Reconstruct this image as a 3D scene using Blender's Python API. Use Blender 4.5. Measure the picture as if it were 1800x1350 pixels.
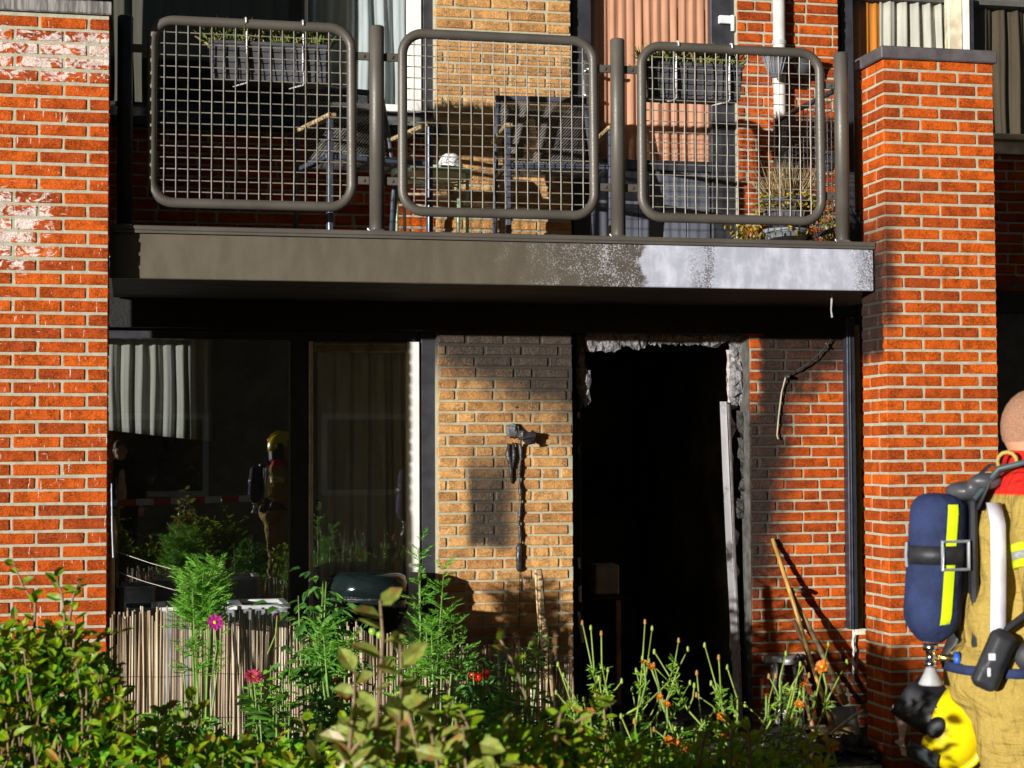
import bpy, bmesh, math, random
import numpy as np
from mathutils import Vector, Matrix
R = math.radians
random.seed(7); RNG = np.random.default_rng(7)
for o in list(bpy.data.objects): bpy.data.objects.remove(o)
S = bpy.context.scene; COL = S.collection

# ------------------------------------------------------------------ camera
FPX = 3100.; TH = math.atan(FPX*7e-5); Z0 = FPX/363.6; CAMH = 1.58
PITCH = math.atan((800-675)/FPX); ROLL = .004
_f0 = np.array([math.sin(TH), math.cos(TH), 0]); _r0 = np.array([math.cos(TH), -math.sin(TH), 0]); _u0 = np.array([0, 0, 1.])
CAM = -Z0*_f0 + np.array([0, 0, CAMH])
FW = math.cos(PITCH)*_f0 + math.sin(PITCH)*_u0; _u1 = -math.sin(PITCH)*_f0 + math.cos(PITCH)*_u0
RT = math.cos(ROLL)*_r0 - math.sin(ROLL)*_u1; UP = math.sin(ROLL)*_r0 + math.cos(ROLL)*_u1
def P(x, y, v):                      # photo pixel -> point on the plane Y = v (parallel to the facade)
    d = FW + RT*(x-900)/FPX - UP*(y-675)/FPX
    return Vector(CAM + (v-CAM[1])/d[1]*d)
def PZ(x, y, Z):                     # photo pixel -> point at distance Z
    return Vector(CAM + Z*(FW + RT*(x-900)/FPX - UP*(y-675)/FPX))
cd = bpy.data.cameras.new('camera'); cam = bpy.data.objects.new('camera', cd); COL.objects.link(cam)
m = Matrix.Identity(4)
for i, c in enumerate((RT, UP, -FW)):
    for k in range(3): m[k][i] = c[k]
m.translation = Vector(CAM); cam.matrix_world = m
cd.sensor_width = 36; cd.lens = 36*FPX/1800; cd.clip_end = 500; cd.clip_start = .05
cd.dof.use_dof = True; cd.dof.focus_distance = 9.1; cd.dof.aperture_fstop = 6.3
S.camera = cam
S.render.resolution_x = 1024; S.render.resolution_y = 768

# ------------------------------------------------------------------ light
LD = Vector((1.18, 1.0, -.15)).normalized()          # direction in which the floodlight's rays travel
EL = math.asin(-LD.z); src = -LD
w = bpy.data.worlds.new('World'); S.world = w; w.use_nodes = True
nt = w.node_tree; sky = nt.nodes.new('ShaderNodeTexSky'); sky.sky_type = 'NISHITA'; sky.sun_disc = False
sky.sun_elevation = EL; sky.sun_rotation = math.atan2(src.x, src.y)
bg = nt.nodes['Background']; nt.links.new(sky.outputs[0], bg.inputs[0]); bg.inputs[1].default_value = .03
sl = bpy.data.lights.new('sun', 'SUN'); sl.energy = 5.0; sl.angle = R(.5); sl.color = (1, .98, .94)
sun = bpy.data.objects.new('sun', sl); COL.objects.link(sun); sun.rotation_euler = LD.to_track_quat('-Z', 'Y').to_euler(); sun.location = (-8, -7, 5)
S.view_settings.view_transform = 'Standard'; S.view_settings.look = 'None'; S.view_settings.exposure = .48; S.view_settings.gamma = 1
S.view_settings.use_curve_mapping = False

# ------------------------------------------------------------------ helpers: objects
def tag(o, label=None, cat=None, group=None, kind=None):
    if label: o['label'] = label
    if cat: o['category'] = cat
    if group: o['group'] = group
    if kind: o['kind'] = kind
    return o
def link(name, me, parent=None):
    o = bpy.data.objects.new(name, me); COL.objects.link(o)
    if parent: o.parent = parent; o.matrix_parent_inverse = Matrix.Translation(-wloc(parent)) if False else Matrix.Identity(4)
    return o
def wloc(o): return o.location
def thing(name, label, cat, loc=(0, 0, 0), rz=0, group=None):
    o = bpy.data.objects.new(name, None); COL.objects.link(o); o.location = loc; o.rotation_euler = (0, 0, rz)
    o.empty_display_size = .1
    return tag(o, label, cat, group)
def copy_tree(o, parent=None):
    c = o.copy(); COL.objects.link(c); c.parent = parent
    for ch in list(o.children): copy_tree(ch, c)
    return c
class MB:
    def __init__(s): s.v = []; s.f = []
    def add(s, vs, fs):
        n = len(s.v); s.v += [tuple(p) for p in vs]; s.f += [tuple(i+n for i in f) for f in fs]; return s
    def box(s, a, b, ch=0., jit=0., M=None):
        (x0, y0, z0), (x1, y1, z1) = a, b
        if ch <= 0:
            vs = [(x, y, z) for x in (x0, x1) for y in (y0, y1) for z in (z0, z1)]
            fs = [(0, 1, 3, 2), (4, 6, 7, 5), (0, 4, 5, 1), (2, 3, 7, 6), (0, 2, 6, 4), (1, 5, 7, 3)]
        else:
            vs = []; idx = {}
            for ix in (0, 1):
                for iy in (0, 1):
                    for iz in (0, 1):
                        for ax in range(3):
                            p = []
                            for k, (i, lo, hi) in enumerate(((ix, x0, x1), (iy, y0, y1), (iz, z0, z1))):
                                c = 0 if k == ax else ch
                                p.append(hi-c if i else lo+c)
                            idx[ix, iy, iz, ax] = len(vs); vs.append(p)
            fs = []
            for ax in range(3):
                o1, o2 = [k for k in range(3) if k != ax]
                for sd in (0, 1):
                    q = []
                    for a1, a2 in ((0, 0), (1, 0), (1, 1), (0, 1)):
                        t = [0, 0, 0]; t[ax] = sd; t[o1] = a1; t[o2] = a2; q.append(idx[t[0], t[1], t[2], ax])
                    fs.append(q)
                for s1 in (0, 1):
                    for s2 in (0, 1):
                        q = []
                        for e, axx in ((0, o1), (1, o1), (1, o2), (0, o2)):
                            t = [0, 0, 0]; t[ax] = e; t[o1] = s1; t[o2] = s2; q.append(idx[t[0], t[1], t[2], axx])
                        fs.append(q)
            for ix in (0, 1):
                for iy in (0, 1):
                    for iz in (0, 1): fs.append([idx[ix, iy, iz, k] for k in range(3)])
            if jit: vs = [[c+random.uniform(-jit, jit) for c in p] for p in vs]
        if M is not None: vs = [M @ Vector(p) for p in vs]
        return s.add(vs, fs)
    def tube(s, pts, r, n=8, cap=True, closed=False):
        pts = [Vector(p) for p in pts]; N = len(pts)
        rs = r if isinstance(r, (list, tuple)) else [r]*N
        vs = []; up = None
        for i, p in enumerate(pts):
            if closed: t = pts[(i+1) % N]-pts[i-1]
            else: t = pts[min(i+1, N-1)]-pts[max(i-1, 0)]
            t.normalize()
            if up is None:
                up = t.orthogonal().normalized()
            up = (up-t*up.dot(t)); up.normalize(); sd = t.cross(up)
            for k in range(n):
                a = 2*math.pi*k/n; vs.append(p+(up*math.cos(a)+sd*math.sin(a))*rs[i])
        fs = []
        for i in range(N if closed else N-1):
            j = (i+1) % N
            for k in range(n): fs.append((i*n+k, i*n+(k+1) % n, j*n+(k+1) % n, j*n+k))
        if cap and not closed: fs += [tuple(range(n))[::-1], tuple((N-1)*n+k for k in range(n))]
        return s.add(vs, fs)
    def lathe(s, prof, n=24, o=(0, 0, 0), M=None):
        vs = []
        for r, z in prof:
            for k in range(n):
                a = 2*math.pi*k/n; vs.append(Vector((o[0]+r*math.cos(a), o[1]+r*math.sin(a), o[2]+z)))
        if M is not None: vs = [M @ p for p in vs]
        fs = []
        for i in range(len(prof)-1):
            for k in range(n): fs.append((i*n+k, i*n+(k+1) % n, (i+1)*n+(k+1) % n, (i+1)*n+k))
        fs += [tuple(range(n))[::-1], tuple((len(prof)-1)*n+k for k in range(n))]
        return s.add(vs, fs)
    def ell(s, c, r, n=14, M=None):
        prof = [(math.sin(math.pi*i/n), -math.cos(math.pi*i/n)) for i in range(n+1)]
        vs = []; k2 = n*2
        for a, z in prof[1:-1]:
            for k in range(k2):
                t = 2*math.pi*k/k2; vs.append(Vector((c[0]+r[0]*a*math.cos(t), c[1]+r[1]*a*math.sin(t), c[2]+r[2]*z)))
        vs += [Vector((c[0], c[1], c[2]-r[2])), Vector((c[0], c[1], c[2]+r[2]))]
        if M is not None: vs = [M @ p for p in vs]
        fs = []; rows = n-1
        for i in range(rows-1):
            for k in range(k2): fs.append((i*k2+k, i*k2+(k+1) % k2, (i+1)*k2+(k+1) % k2, (i+1)*k2+k))
        b = rows*k2
        for k in range(k2): fs.append((b, (k+1) % k2, k)); fs.append((b+1, (rows-1)*k2+k, (rows-1)*k2+(k+1) % k2))
        return s.add(vs, fs)
    def cap(s, a, b, ra, rb, n=14):       # tapered capsule with rounded ends
        a, b = Vector(a), Vector(b); d = (b-a).normalized(); pts = []; rs = []
        for i in range(5):
            t = math.pi/2*(1-i/4.); pts.append(a-d*ra*math.sin(t)); rs.append(max(ra*math.cos(t), .001))
        for i in range(5):
            t = math.pi/2*i/4.; pts.append(b+d*rb*math.sin(t)); rs.append(max(rb*math.cos(t), .001))
        return s.tube(pts, rs, n)
    def mesh(s, name, mat, smooth=False):
        me = bpy.data.meshes.new(name); me.from_pydata(s.v, [], s.f); me.update()
        if mat: me.materials.append(mat)
        bm = bmesh.new(); bm.from_mesh(me); bmesh.ops.recalc_face_normals(bm, faces=bm.faces); bm.to_mesh(me); bm.free()
        if smooth: me.polygons.foreach_set('use_smooth', [True]*len(me.polygons))
        return me
    def build(s, name, mat, parent=None, smooth=False):
        return link(name, s.mesh(name, mat, smooth), parent)

# ------------------------------------------------------------------ helpers: materials
class NB:
    def __init__(s, name):
        s.m = bpy.data.materials.new(name); s.m.use_nodes = True; s.t = s.m.node_tree; s.b = s.t.nodes['Principled BSDF']; s.out = s.t.nodes['Material Output']
    def n(s, ty, **k):
        x = s.t.nodes.new(ty)
        for a, b in k.items(): setattr(x, a, b)
        return x
    def set(s, sock, val):
        if hasattr(val, 'default_value') and hasattr(val, 'links'): s.t.links.new(val, sock)
        else:
            if isinstance(val, tuple) and len(val) == 3 and len(sock.default_value) == 4: val = (*val, 1)
            sock.default_value = val
    def math(s, op, a, b=0., c=None, clamp=False):
        x = s.n('ShaderNodeMath', operation=op, use_clamp=clamp); s.set(x.inputs[0], a); s.set(x.inputs[1], b)
        if c is not None: s.set(x.inputs[2], c)
        return x.outputs[0]
    def add(s, a, b): return s.math('ADD', a, b)
    def mul(s, a, b): return s.math('MULTIPLY', a, b)
    def ss(s, v, a, b, lo=0., hi=1.):
        x = s.n('ShaderNodeMapRange', interpolation_type='SMOOTHSTEP'); s.set(x.inputs[0], v)
        for i, q in zip((1, 2, 3, 4), (a, b, lo, hi)): s.set(x.inputs[i], q)
        return x.outputs[0]
    def mix(s, f, a, b, mode='MIX'):
        x = s.n('ShaderNodeMix', data_type='RGBA', blend_type=mode); s.set(x.inputs[0], f); s.set(x.inputs[6], a); s.set(x.inputs[7], b); return x.outputs[2]
    def obj(s): return s.n('ShaderNodeTexCoord').outputs['Object']
    def pos(s): return s.n('ShaderNodeNewGeometry').outputs['Position']
    def xyz(s, v):
        x = s.n('ShaderNodeSeparateXYZ'); s.set(x.inputs[0], v); return x.outputs
    def vec(s, a, b, c):
        x = s.n('ShaderNodeCombineXYZ')
        for i, q in enumerate((a, b, c)): s.set(x.inputs[i], q)
        return x.outputs[0]
    def map(s, v, sc=(1, 1, 1), rot=(0, 0, 0), loc=(0, 0, 0)):
        x = s.n('ShaderNodeMapping'); s.set(x.inputs[0], v); x.inputs['Scale'].default_value = sc; x.inputs['Rotation'].default_value = rot; x.inputs['Location'].default_value = loc
        return x.outputs[0]
    def noise(s, v, sc=5., det=4., rough=.55, dist=0., off=None):
        x = s.n('ShaderNodeTexNoise'); 
        if off is not None:
            q = s.n('ShaderNodeVectorMath', operation='ADD'); s.set(q.inputs[0], v); s.set(q.inputs[1], off); v = q.outputs[0]
        s.set(x.inputs['Vector'], v); x.inputs['Scale'].default_value = sc; x.inputs['Detail'].default_value = det; x.inputs['Roughness'].default_value = rough; x.inputs['Distortion'].default_value = dist
        return x.outputs[0]
    def rnd(s): return s.n('ShaderNodeObjectInfo').outputs['Random']
    def isl(s): return s.n('ShaderNodeNewGeometry').outputs['Random Per Island']
    def bump(s, h, st=.3, d=.01):
        x = s.n('ShaderNodeBump'); x.inputs['Strength'].default_value = st; x.inputs['Distance'].default_value = d; s.set(x.inputs['Height'], h)
        s.t.links.new(x.outputs[0], s.b.inputs['Normal']); return x
    def fin(s, col=None, rough=None, metal=None, spec=None):
        for k, q in (('Base Color', col), ('Roughness', rough), ('Metallic', metal), ('Specular IOR Level', spec)):
            if q is not None: s.set(s.b.inputs[k], q)
        return s.m
def pm(name, col, rough=.5, metal=0., var=.25, sc=12., bump=.15, bsc=60., rnd=0., dirt=None, spec=.4, aniso=(1, 1, 1), isl=0., bd=.004):
    n = NB(name); o = n.obj(); o2 = n.map(o, aniso)
    f = n.noise(o2, sc, 5); g = n.noise(o2, bsc, 4)
    c = n.mix(n.ss(f, .3, .7), tuple(q*(1-var) for q in col), tuple(min(q*(1+var), .95) for q in col))
    if rnd or isl:
        r = n.rnd() if rnd else n.isl(); a = rnd or isl
        c = n.mix(1., c, n.vec(*[n.ss(r, 0, 1, 1-a, 1+a)]*3), 'MULTIPLY')
    if dirt: c = n.mix(n.ss(n.noise(o, 6., 6, .65), .52, .72), c, dirt)
    rr = n.ss(f, .2, .8, max(rough-.12, .02), min(rough+.12, 1))
    if bump: n.bump(g, bump, bd)
    return n.fin(c, rr, metal, spec)
def leafmat(name, cols, edge=None, transl=.35, rough=.45, spec=.4):
    n = NB(name); r = n.isl(); ra = n.n('ShaderNodeValToRGB'); e = ra.color_ramp.elements
    e[0].position = 0; e[0].color = (*cols[0], 1); e[1].position = 1; e[1].color = (*cols[-1], 1)
    for i, c in enumerate(cols[1:-1]):
        q = e.new((i+1)/(len(cols)-1)); q.color = (*c, 1)
    n.set(ra.inputs[0], r); c = ra.outputs[0]
    f = n.noise(n.obj(), 60., 3)
    c = n.mix(n.ss(f, .35, .7), c, n.mix(1., c, (.55, .55, .5), 'MULTIPLY'))
    if edge: c = n.mix(n.mul(n.ss(n.noise(n.obj(), 26., 4), .55, .68), .9), c, edge)
    n.fin(c, rough, 0, spec)
    tr = n.n('ShaderNodeBsdfTranslucent'); n.set(tr.inputs[0], c); mx = n.n('ShaderNodeMixShader'); mx.inputs[0].default_value = transl
    n.t.links.new(n.b.outputs[0], mx.inputs[1]); n.t.links.new(tr.outputs[0], mx.inputs[2]); n.t.links.new(mx.outputs[0], n.out.inputs[0])
    return n.m
def glassmat(name, refl=.14, tint=(.96, .97, .965), rough=0.):
    n = NB(name); tr = n.n('ShaderNodeBsdfTransparent'); tr.inputs[0].default_value = (*tint, 1)
    gl = n.n('ShaderNodeBsdfGlossy'); gl.inputs['Roughness'].default_value = rough; gl.inputs[0].default_value = (1, 1, 1, 1)
    ge = n.n('ShaderNodeNewGeometry'); dt = n.n('ShaderNodeVectorMath', operation='DOT_PRODUCT'); n.set(dt.inputs[0], ge.outputs['Normal']); n.set(dt.inputs[1], ge.outputs['Incoming'])
    fac = n.math('ADD', n.mul(n.math('POWER', n.math('SUBTRACT', 1., n.math('ABSOLUTE', dt.outputs['Value'])), 5.), .9), refl, clamp=True)
    mx = n.n('ShaderNodeMixShader'); n.set(mx.inputs[0], fac); n.t.links.new(tr.outputs[0], mx.inputs[1]); n.t.links.new(gl.outputs[0], mx.inputs[2])
    n.t.links.new(mx.outputs[0], n.out.inputs[0]); return n.m

BW = 1.3                                        # the back wall's face, metres behind the pillars' front
def U(x, v=BW, y=700): return P(x, y, v).x
def Zp(y, x=900, v=BW): return P(x, y, v).z
CRS = .0625; JT = .0125                          # brick course and joint

SOOT = (.018, .015, .013)
def brickmat(name, c0, c1, c2, soot=None, painted_glints=False, gl=(.66, .92), spec=.18):
    n = NB(name); o = n.obj(); p = n.pos(); X = n.xyz(p); r = n.rnd()
    off = n.vec(n.mul(r, 37.), n.mul(r, 11.), n.mul(r, 23.))
    f = n.noise(o, 14., 5, .6, off=off); f2 = n.noise(n.map(o, (22, 22, 60)), 1., 4, .6, 1.2, off=off)
    ra = n.n('ShaderNodeValToRGB'); e = ra.color_ramp.elements; e[0].color = (*c0, 1); e[1].color = (*c1, 1); q = e.new(.5); q.color = (*c2, 1)
    n.set(ra.inputs[0], r)
    c = n.mix(n.mul(n.ss(f, .35, .7), .28), ra.outputs[0], tuple(k*.55 for k in c0))
    c = n.mix(n.mul(n.ss(f2, .60, .72), .35), c, tuple(min(k*1.2+.01, .8) for k in c1))
    c = n.mix(n.mul(n.ss(f2, .40, .28), .5), c, tuple(k*.25 for k in c0)); f5 = n.noise(n.map(o, (30, 30, 55), (0, R(30), 0)), 1., 3, .6, 2.2, off=off); cr = n.ss(n.math('ABSOLUTE', n.add(f5, -.5)), .022, .004); cr = n.mul(cr, n.ss(f, .45, .62)); c = n.mix(n.mul(cr, .45), c, tuple(k*.12 for k in c0))
    rough = n.ss(f, .2, .8, gl[0], gl[1])
    if soot:
        mk = soot(n, X, p); c = n.mix(mk, c, SOOT); rough = n.mix(mk, rough, (.55, .55, .55))
    if painted_glints:  # highlights and lit water streaks painted white into the brick colour
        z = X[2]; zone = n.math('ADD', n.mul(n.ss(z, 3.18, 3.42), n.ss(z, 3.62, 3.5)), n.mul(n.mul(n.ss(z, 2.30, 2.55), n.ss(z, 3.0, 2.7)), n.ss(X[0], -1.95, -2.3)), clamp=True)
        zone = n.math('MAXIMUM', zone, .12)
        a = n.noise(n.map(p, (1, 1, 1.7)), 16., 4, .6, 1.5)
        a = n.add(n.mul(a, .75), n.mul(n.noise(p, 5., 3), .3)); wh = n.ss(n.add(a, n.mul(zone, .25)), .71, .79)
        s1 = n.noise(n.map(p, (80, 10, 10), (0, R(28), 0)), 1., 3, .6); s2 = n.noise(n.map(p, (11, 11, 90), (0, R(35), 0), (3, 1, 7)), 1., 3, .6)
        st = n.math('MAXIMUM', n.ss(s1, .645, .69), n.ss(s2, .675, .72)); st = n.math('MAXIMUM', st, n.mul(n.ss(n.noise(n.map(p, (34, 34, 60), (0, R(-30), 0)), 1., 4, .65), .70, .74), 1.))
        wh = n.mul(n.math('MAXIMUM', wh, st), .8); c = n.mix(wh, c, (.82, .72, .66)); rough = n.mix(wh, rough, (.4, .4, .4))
    n.bump(n.add(n.add(f2, n.mul(cr, -.6)), n.mul(n.noise(o, 90., 3, .6, off=off), .5)), .9, .010)
    return n.fin(c, rough, 0, spec)
def mortarmat(name, c0, c1, soot=None):
    n = NB(name); p = n.pos(); X = n.xyz(p); f = n.noise(p, 30., 5); g = n.noise(p, 220., 3)
    c = n.mix(n.ss(f, .3, .7), c0, c1); c = n.mix(n.mul(n.ss(g, .55, .75), .3), c, (.1, .09, .07))
    if soot: c = n.mix(soot(n, X, p), c, SOOT)
    n.bump(g, .5, .004); return n.fin(c, .9, 0, .2)
uy0, uy1 = U(770), U(1006); ud1 = U(1318)
def soot_yellow(n, X, p):
    d = n.mul(n.add(n.noise(p, 5., 4), -.5), .26); d2 = n.mul(n.add(n.noise(p, 22., 4), -.5), .06)
    g = n.add(n.add(n.add(X[2], n.mul(n.add(X[0], .13), .42)), d), d2); a = n.ss(g, 1.86, 2.22)
    x = n.add(X[0], n.mul(d, .22)); z = n.add(X[2], n.mul(d, .35))
    b = n.mul(n.mul(n.ss(x, U(815)-.01, U(815)+.06), n.ss(x, U(935), U(880))), n.mul(n.ss(z, Zp(972), Zp(950)), n.ss(z, Zp(740), Zp(860))))
    e = n.mul(n.mul(n.ss(n.add(X[0], d), .36, .62), .8), n.ss(n.add(X[2], d), 1.45, 1.9))
    low = n.mul(n.ss(n.add(X[2], d), .72, .55), .35)
    m = n.math('MAXIMUM', n.math('MAXIMUM', n.mul(a, .95), n.mul(b, .93)), n.math('MAXIMUM', e, low))
    return n.mul(m, n.ss(X[2], 2.45, 2.4))
def soot_red(n, X, p):
    d = n.mul(n.add(n.noise(p, 8., 5), -.5), .34); d2 = n.mul(n.add(n.noise(p, 25., 4), -.5), .10)
    x = n.add(n.add(X[0], n.mul(d, .5)), d2)
    a = n.mul(n.ss(n.add(x, n.mul(n.add(X[2], -1.6), -.12)), ud1+.36, ud1+.13), n.ss(n.add(X[2], d), .60, 1.0, .4, .97))
    g = n.add(n.add(X[2], n.mul(n.add(X[0], -ud1), -.75)), n.add(d, d2)); b = n.ss(g, 1.50, 1.80)
    t = n.ss(n.add(X[2], d), 2.10, 2.22)
    m = n.math('MAXIMUM', n.math('MAXIMUM', a, n.mul(b, .95)), n.mul(t, .9))
    cl = n.mul(n.ss(n.add(X[0], d2), ud1+.09, ud1+.03), n.ss(X[2], 1.75, 1.95)); m = n.mul(m, n.add(n.mul(cl, -.8), 1.))
    low = n.mul(n.ss(n.add(X[2], d), .45, .3), .6)
    return n.mul(n.math('MAXIMUM', m, low), n.ss(X[2], 2.45, 2.4))
def soot_pillar(n, X, p):
    d = n.mul(n.add(n.noise(p, 6., 4), -.5), .12)
    side = n.mul(n.ss(n.add(X[1], d), .01, .05), n.mul(n.ss(n.add(X[2], d), 2.02, 2.12), n.ss(n.add(X[2], d), 2.86, 2.55)))
    fr = n.mul(n.ss(n.add(X[0], n.mul(d, .8)), 2.05, 1.96), n.mul(n.ss(n.add(X[2], d), 2.1, 2.3), n.ss(n.add(X[2], d), 2.95, 2.6)))
    green = n.mul(n.ss(n.add(X[2], d), .25, .05), .5)
    return n.math('MAXIMUM', n.math('MAXIMUM', n.mul(side, .97), n.mul(fr, .85)), green)
RC = ((.34, .055, .008), (.60, .108, .007), (.49, .078, .005))
MT_ = ((.33, .325, .235), (.43, .42, .31))
B_LEFT = brickmat('red brick painted highlights', *RC, painted_glints=True); B_RP = brickmat('red brick pillar', *RC, soot=soot_pillar); B_RED = brickmat('red brick wall', *RC, soot=soot_red)
B_YEL = brickmat('yellow brick', (.44, .20, .055), (.68, .36, .12), (.56, .28, .08), soot=soot_yellow, gl=(.34, .7), spec=.55)
M_L = mortarmat('mortar', *MT_); M_RP = mortarmat('mortar pillar', *MT_, soot=soot_pillar); M_RED = mortarmat('mortar red', *MT_, soot=soot_red); M_YEL = mortarmat('mortar yellow', (.34, .31, .21), (.44, .40, .28), soot=soot_yellow)

# ------------------------------------------------------------------ ground
n = NB('garden soil'); p = n.pos(); f = n.noise(p, 9., 6, .7); n.bump(f, 1., .05); SOIL = n.fin(n.mix(f, (.02, .013, .008), (.09, .06, .035)), .95, 0, .2)
g = MB(); N = 60
gv = []
for i in range(N+1):
    for j in range(N+1):
        x = -60+120*i/N; y = -60+120*j/N; gv.append((x, y, -.02))
g.add(gv, [(i*(N+1)+j, (i+1)*(N+1)+j, (i+1)*(N+1)+j+1, i*(N+1)+j+1) for i in range(N) for j in range(N)])
tag(g.build('ground', SOIL), 'dark soil of the front garden', kind='structure')
PAV = pm('terrace paving', (.06, .055, .05), .85, var=.35, sc=8, bump=.4)
tp = tag(MB().box((-1.85, .02, -.15), (1.9, 1.3, .012)).build('terrace', M_L), 'paved terrace strip under the balcony', kind='structure')
k = 0
for i in range(12):
    for j in range(4):
        x = -1.83+i*.31; y = .03+j*.316
        me = MB().box((x, y, .0), (x+.3, y+.306, .03), .006, .001).mesh('paving_slab', PAV); link('paving_slab', me, tp)

# ------------------------------------------------------------------ bricks
_bc = {}
def brick(mat, a, b, parent, ch=.0045, jit=.0013):
    """one brick: a box with worn edges; alike sizes share a few meshes"""
    d = tuple(round(q-p_, 4) for p_, q in zip(a, b)); key = (mat.name, d)
    if key not in _bc: _bc[key] = []
    L = _bc[key]
    if len(L) < 6:
        me = MB().box(tuple(-q/2 for q in d), tuple(q/2 for q in d), ch, jit).mesh('brick', mat); L.append(me)
    else: me = random.choice(L)
    o = link('brick', me, parent)
    o.location = [(p_+q)/2+random.uniform(-.0012, .0012) for p_, q in zip(a, b)]
    o.rotation_euler = (0, random.uniform(-.006, .006), random.uniform(-.004, .004)); return o
BT = .05                                          # brick depth set into a wall
def wall(parent, u0, u1, z0, z1, zj, bm, mm, v=BW, thick=.12, hide=lambda u, z: False, name='wall', left_cut=False):
    """mortar slab with every brick laid proud of it, wild bond"""
    slab = MB().box((u0, v+.004, z0), (u1, v+thick, z1)).build(name, mm, parent)
    r0 = math.ceil((z0-zj)/CRS-.6); z = zj+r0*CRS; row = 0; last = 0
    while z+.004 < z1:
        za = max(z+JT/2, z0); zb = min(z+CRS-JT/2, z1)
        if zb-za > .012:
            off = random.choice([0., .05, .10, .155]); 
            if abs(off-last) < .03: off = (off+.1) % .21
            last = off; u = u0-off; h = False
            while u < u1-.01:
                L = .2 if random.random() < .8 else .094
                a, b = max(u, u0+.001), min(u+L, u1-.001)
                if b-a > .02 and not hide((a+b)/2, z):
                    if 0 < b-a < L: b = a+round(b-a, 2)
                    brick(bm, (a, v-.004, za), (min(b, u1), v-.004+BT, zb), slab)
                u += L+JT
        z += CRS; row += 1
    return slab
# --- left pier
LX = -1.905; LZT = P(192, 27, 0).z
pier = thing('brick_pier', 'broad red brick pier with white streaks and highlights painted across its bricks under a pale coping', 'pier', (0, 0, 0))
MB().box((-3.0, .005, -.05), (LX-.005, .30, LZT-.004)).build('core', M_L, pier)
zj = P(0, 47, 0).z; s = .2; z = zj-61*CRS; r = 0
while z < LZT-.02:
    za, zb = z+JT/2, min(z+CRS-JT/2, LZT-.002); A = r % 2
    if zb > .0:
        w0 = .0905 if A else .2; d0 = .2 if A else .095
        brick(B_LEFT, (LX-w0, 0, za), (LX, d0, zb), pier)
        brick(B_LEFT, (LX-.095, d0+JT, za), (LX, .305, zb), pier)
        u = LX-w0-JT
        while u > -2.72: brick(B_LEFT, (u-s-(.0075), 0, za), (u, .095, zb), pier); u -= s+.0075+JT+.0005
    z += CRS; r += 1
n = NB('weathered stone coping'); o = n.obj(); f = n.noise(n.map(o, (60, 60, 5)), 1., 4); c = n.mix(n.ss(f, .4, .65), (.10, .09, .085), (.30, .28, .26)); n.bump(n.noise(o, 120., 3), .3, .003); COPE = n.fin(c, .75)
MB().box((-3.05, -.015, LZT), (LX+.012, .32, LZT+.062), .006).build('coping', COPE, pier)
# --- right pillar
RX0, RX1 = 1.945, 2.56; RZT = P(1551, 103, 0).z
pil = thing('brick_pillar', 'red brick pillar under a dark coping, sooty where the balcony edge meets it', 'pillar', (0, 0, 0))
MB().box((RX0+.005, .005, -.05), (RX1-.005, .30, RZT-.004)).build('core', M_RP, pil)
zj = P(1551, 121.4, 0).z; z = zj-61*CRS; r = 0; s = .1967; h = .092
while z < RZT-.02:
    za, zb = z+JT/2, min(z+CRS-JT/2, RZT-.002); A = r % 2
    if zb > -.02:
        if A:
            brick(B_RP, (RX0, 0, za), (RX0+h, .2, zb), pil)
            u = RX0+h+JT
            for _ in range(2): brick(B_RP, (u, 0, za), (u+s, .095, zb), pil); u += s+JT
            brick(B_RP, (u, 0, za), (RX1, .2, zb), pil)
            brick(B_RP, (RX0, .2125, za), (RX0+h, .305, zb), pil)
        else:
            u = RX0
            for _ in range(3): brick(B_RP, (u, 0, za), (u+s, .095, zb), pil); u += s+JT
            brick(B_RP, (RX0, .1075, za), (RX0+h, .305, zb), pil)
    z += CRS; r += 1
COPE2 = pm('dark stone coping', (.085, .075, .078), .6, var=.25, sc=10, bump=.25)
MB().box((RX0-.014, -.016, RZT), (RX1+.016, .325, RZT+.066), .006).build('coping', COPE2, pil)

# ------------------------------------------------------------------ house
DK = pm('anthracite frame paint', (.032, .032, .038), .38, var=.15, bump=.05); WH = pm('white frame paint', (.72, .70, .66), .4, var=.08, bump=.04)
BLK = pm('soot blackened surface', (.012, .011, .010), .8, var=.5, sc=6, bump=.6, bd=.01)
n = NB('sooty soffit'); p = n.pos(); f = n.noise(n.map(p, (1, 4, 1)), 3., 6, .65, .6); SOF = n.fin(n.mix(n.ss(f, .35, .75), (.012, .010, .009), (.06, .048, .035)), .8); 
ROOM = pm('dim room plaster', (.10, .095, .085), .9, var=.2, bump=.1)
GLASS = glassmat('window glass', .16); GLASS2 = glassmat('upper window glass', .025)
house = thing('apartment_house', 'brick apartment house with a burnt out ground floor doorway under the balcony', 'house', (0, 0, 0))
DZ = 2.665                                       # balcony deck
WZ = Zp(582)                                     # underside of the ground floor lintel
zy = Zp(666, 1000)
# walls
wall(house, uy0, uy1, 0, WZ, zy, B_YEL, M_YEL, thick=.30)
wall(house, ud1, 2.62, 0, WZ, Zp(580+545/7.5, 1480), B_RED, M_RED, thick=.30, hide=lambda u, z: u > 2.45)
uyt0, uyt1 = U(766, y=300), U(1004, y=300)
wall(house, uyt0, uyt1, DZ-.02, 4.35, Zp(66/2.8125, 1000)+.002, B_YEL, M_YEL, thick=.12)
ur0 = U(1298, y=300); ur1 = U(1476, y=300)
wall(house, ur0, ur1, DZ-.02, 4.35, Zp(20, 1330), B_RED, M_RED, thick=.12)
zs = Zp(240, 720)
wall(house, -2.3, uyt0-.002, DZ-.02, zs, Zp(262, 720), B_RED, M_RED, thick=.12, hide=lambda u, z: u < -2.2)
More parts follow.
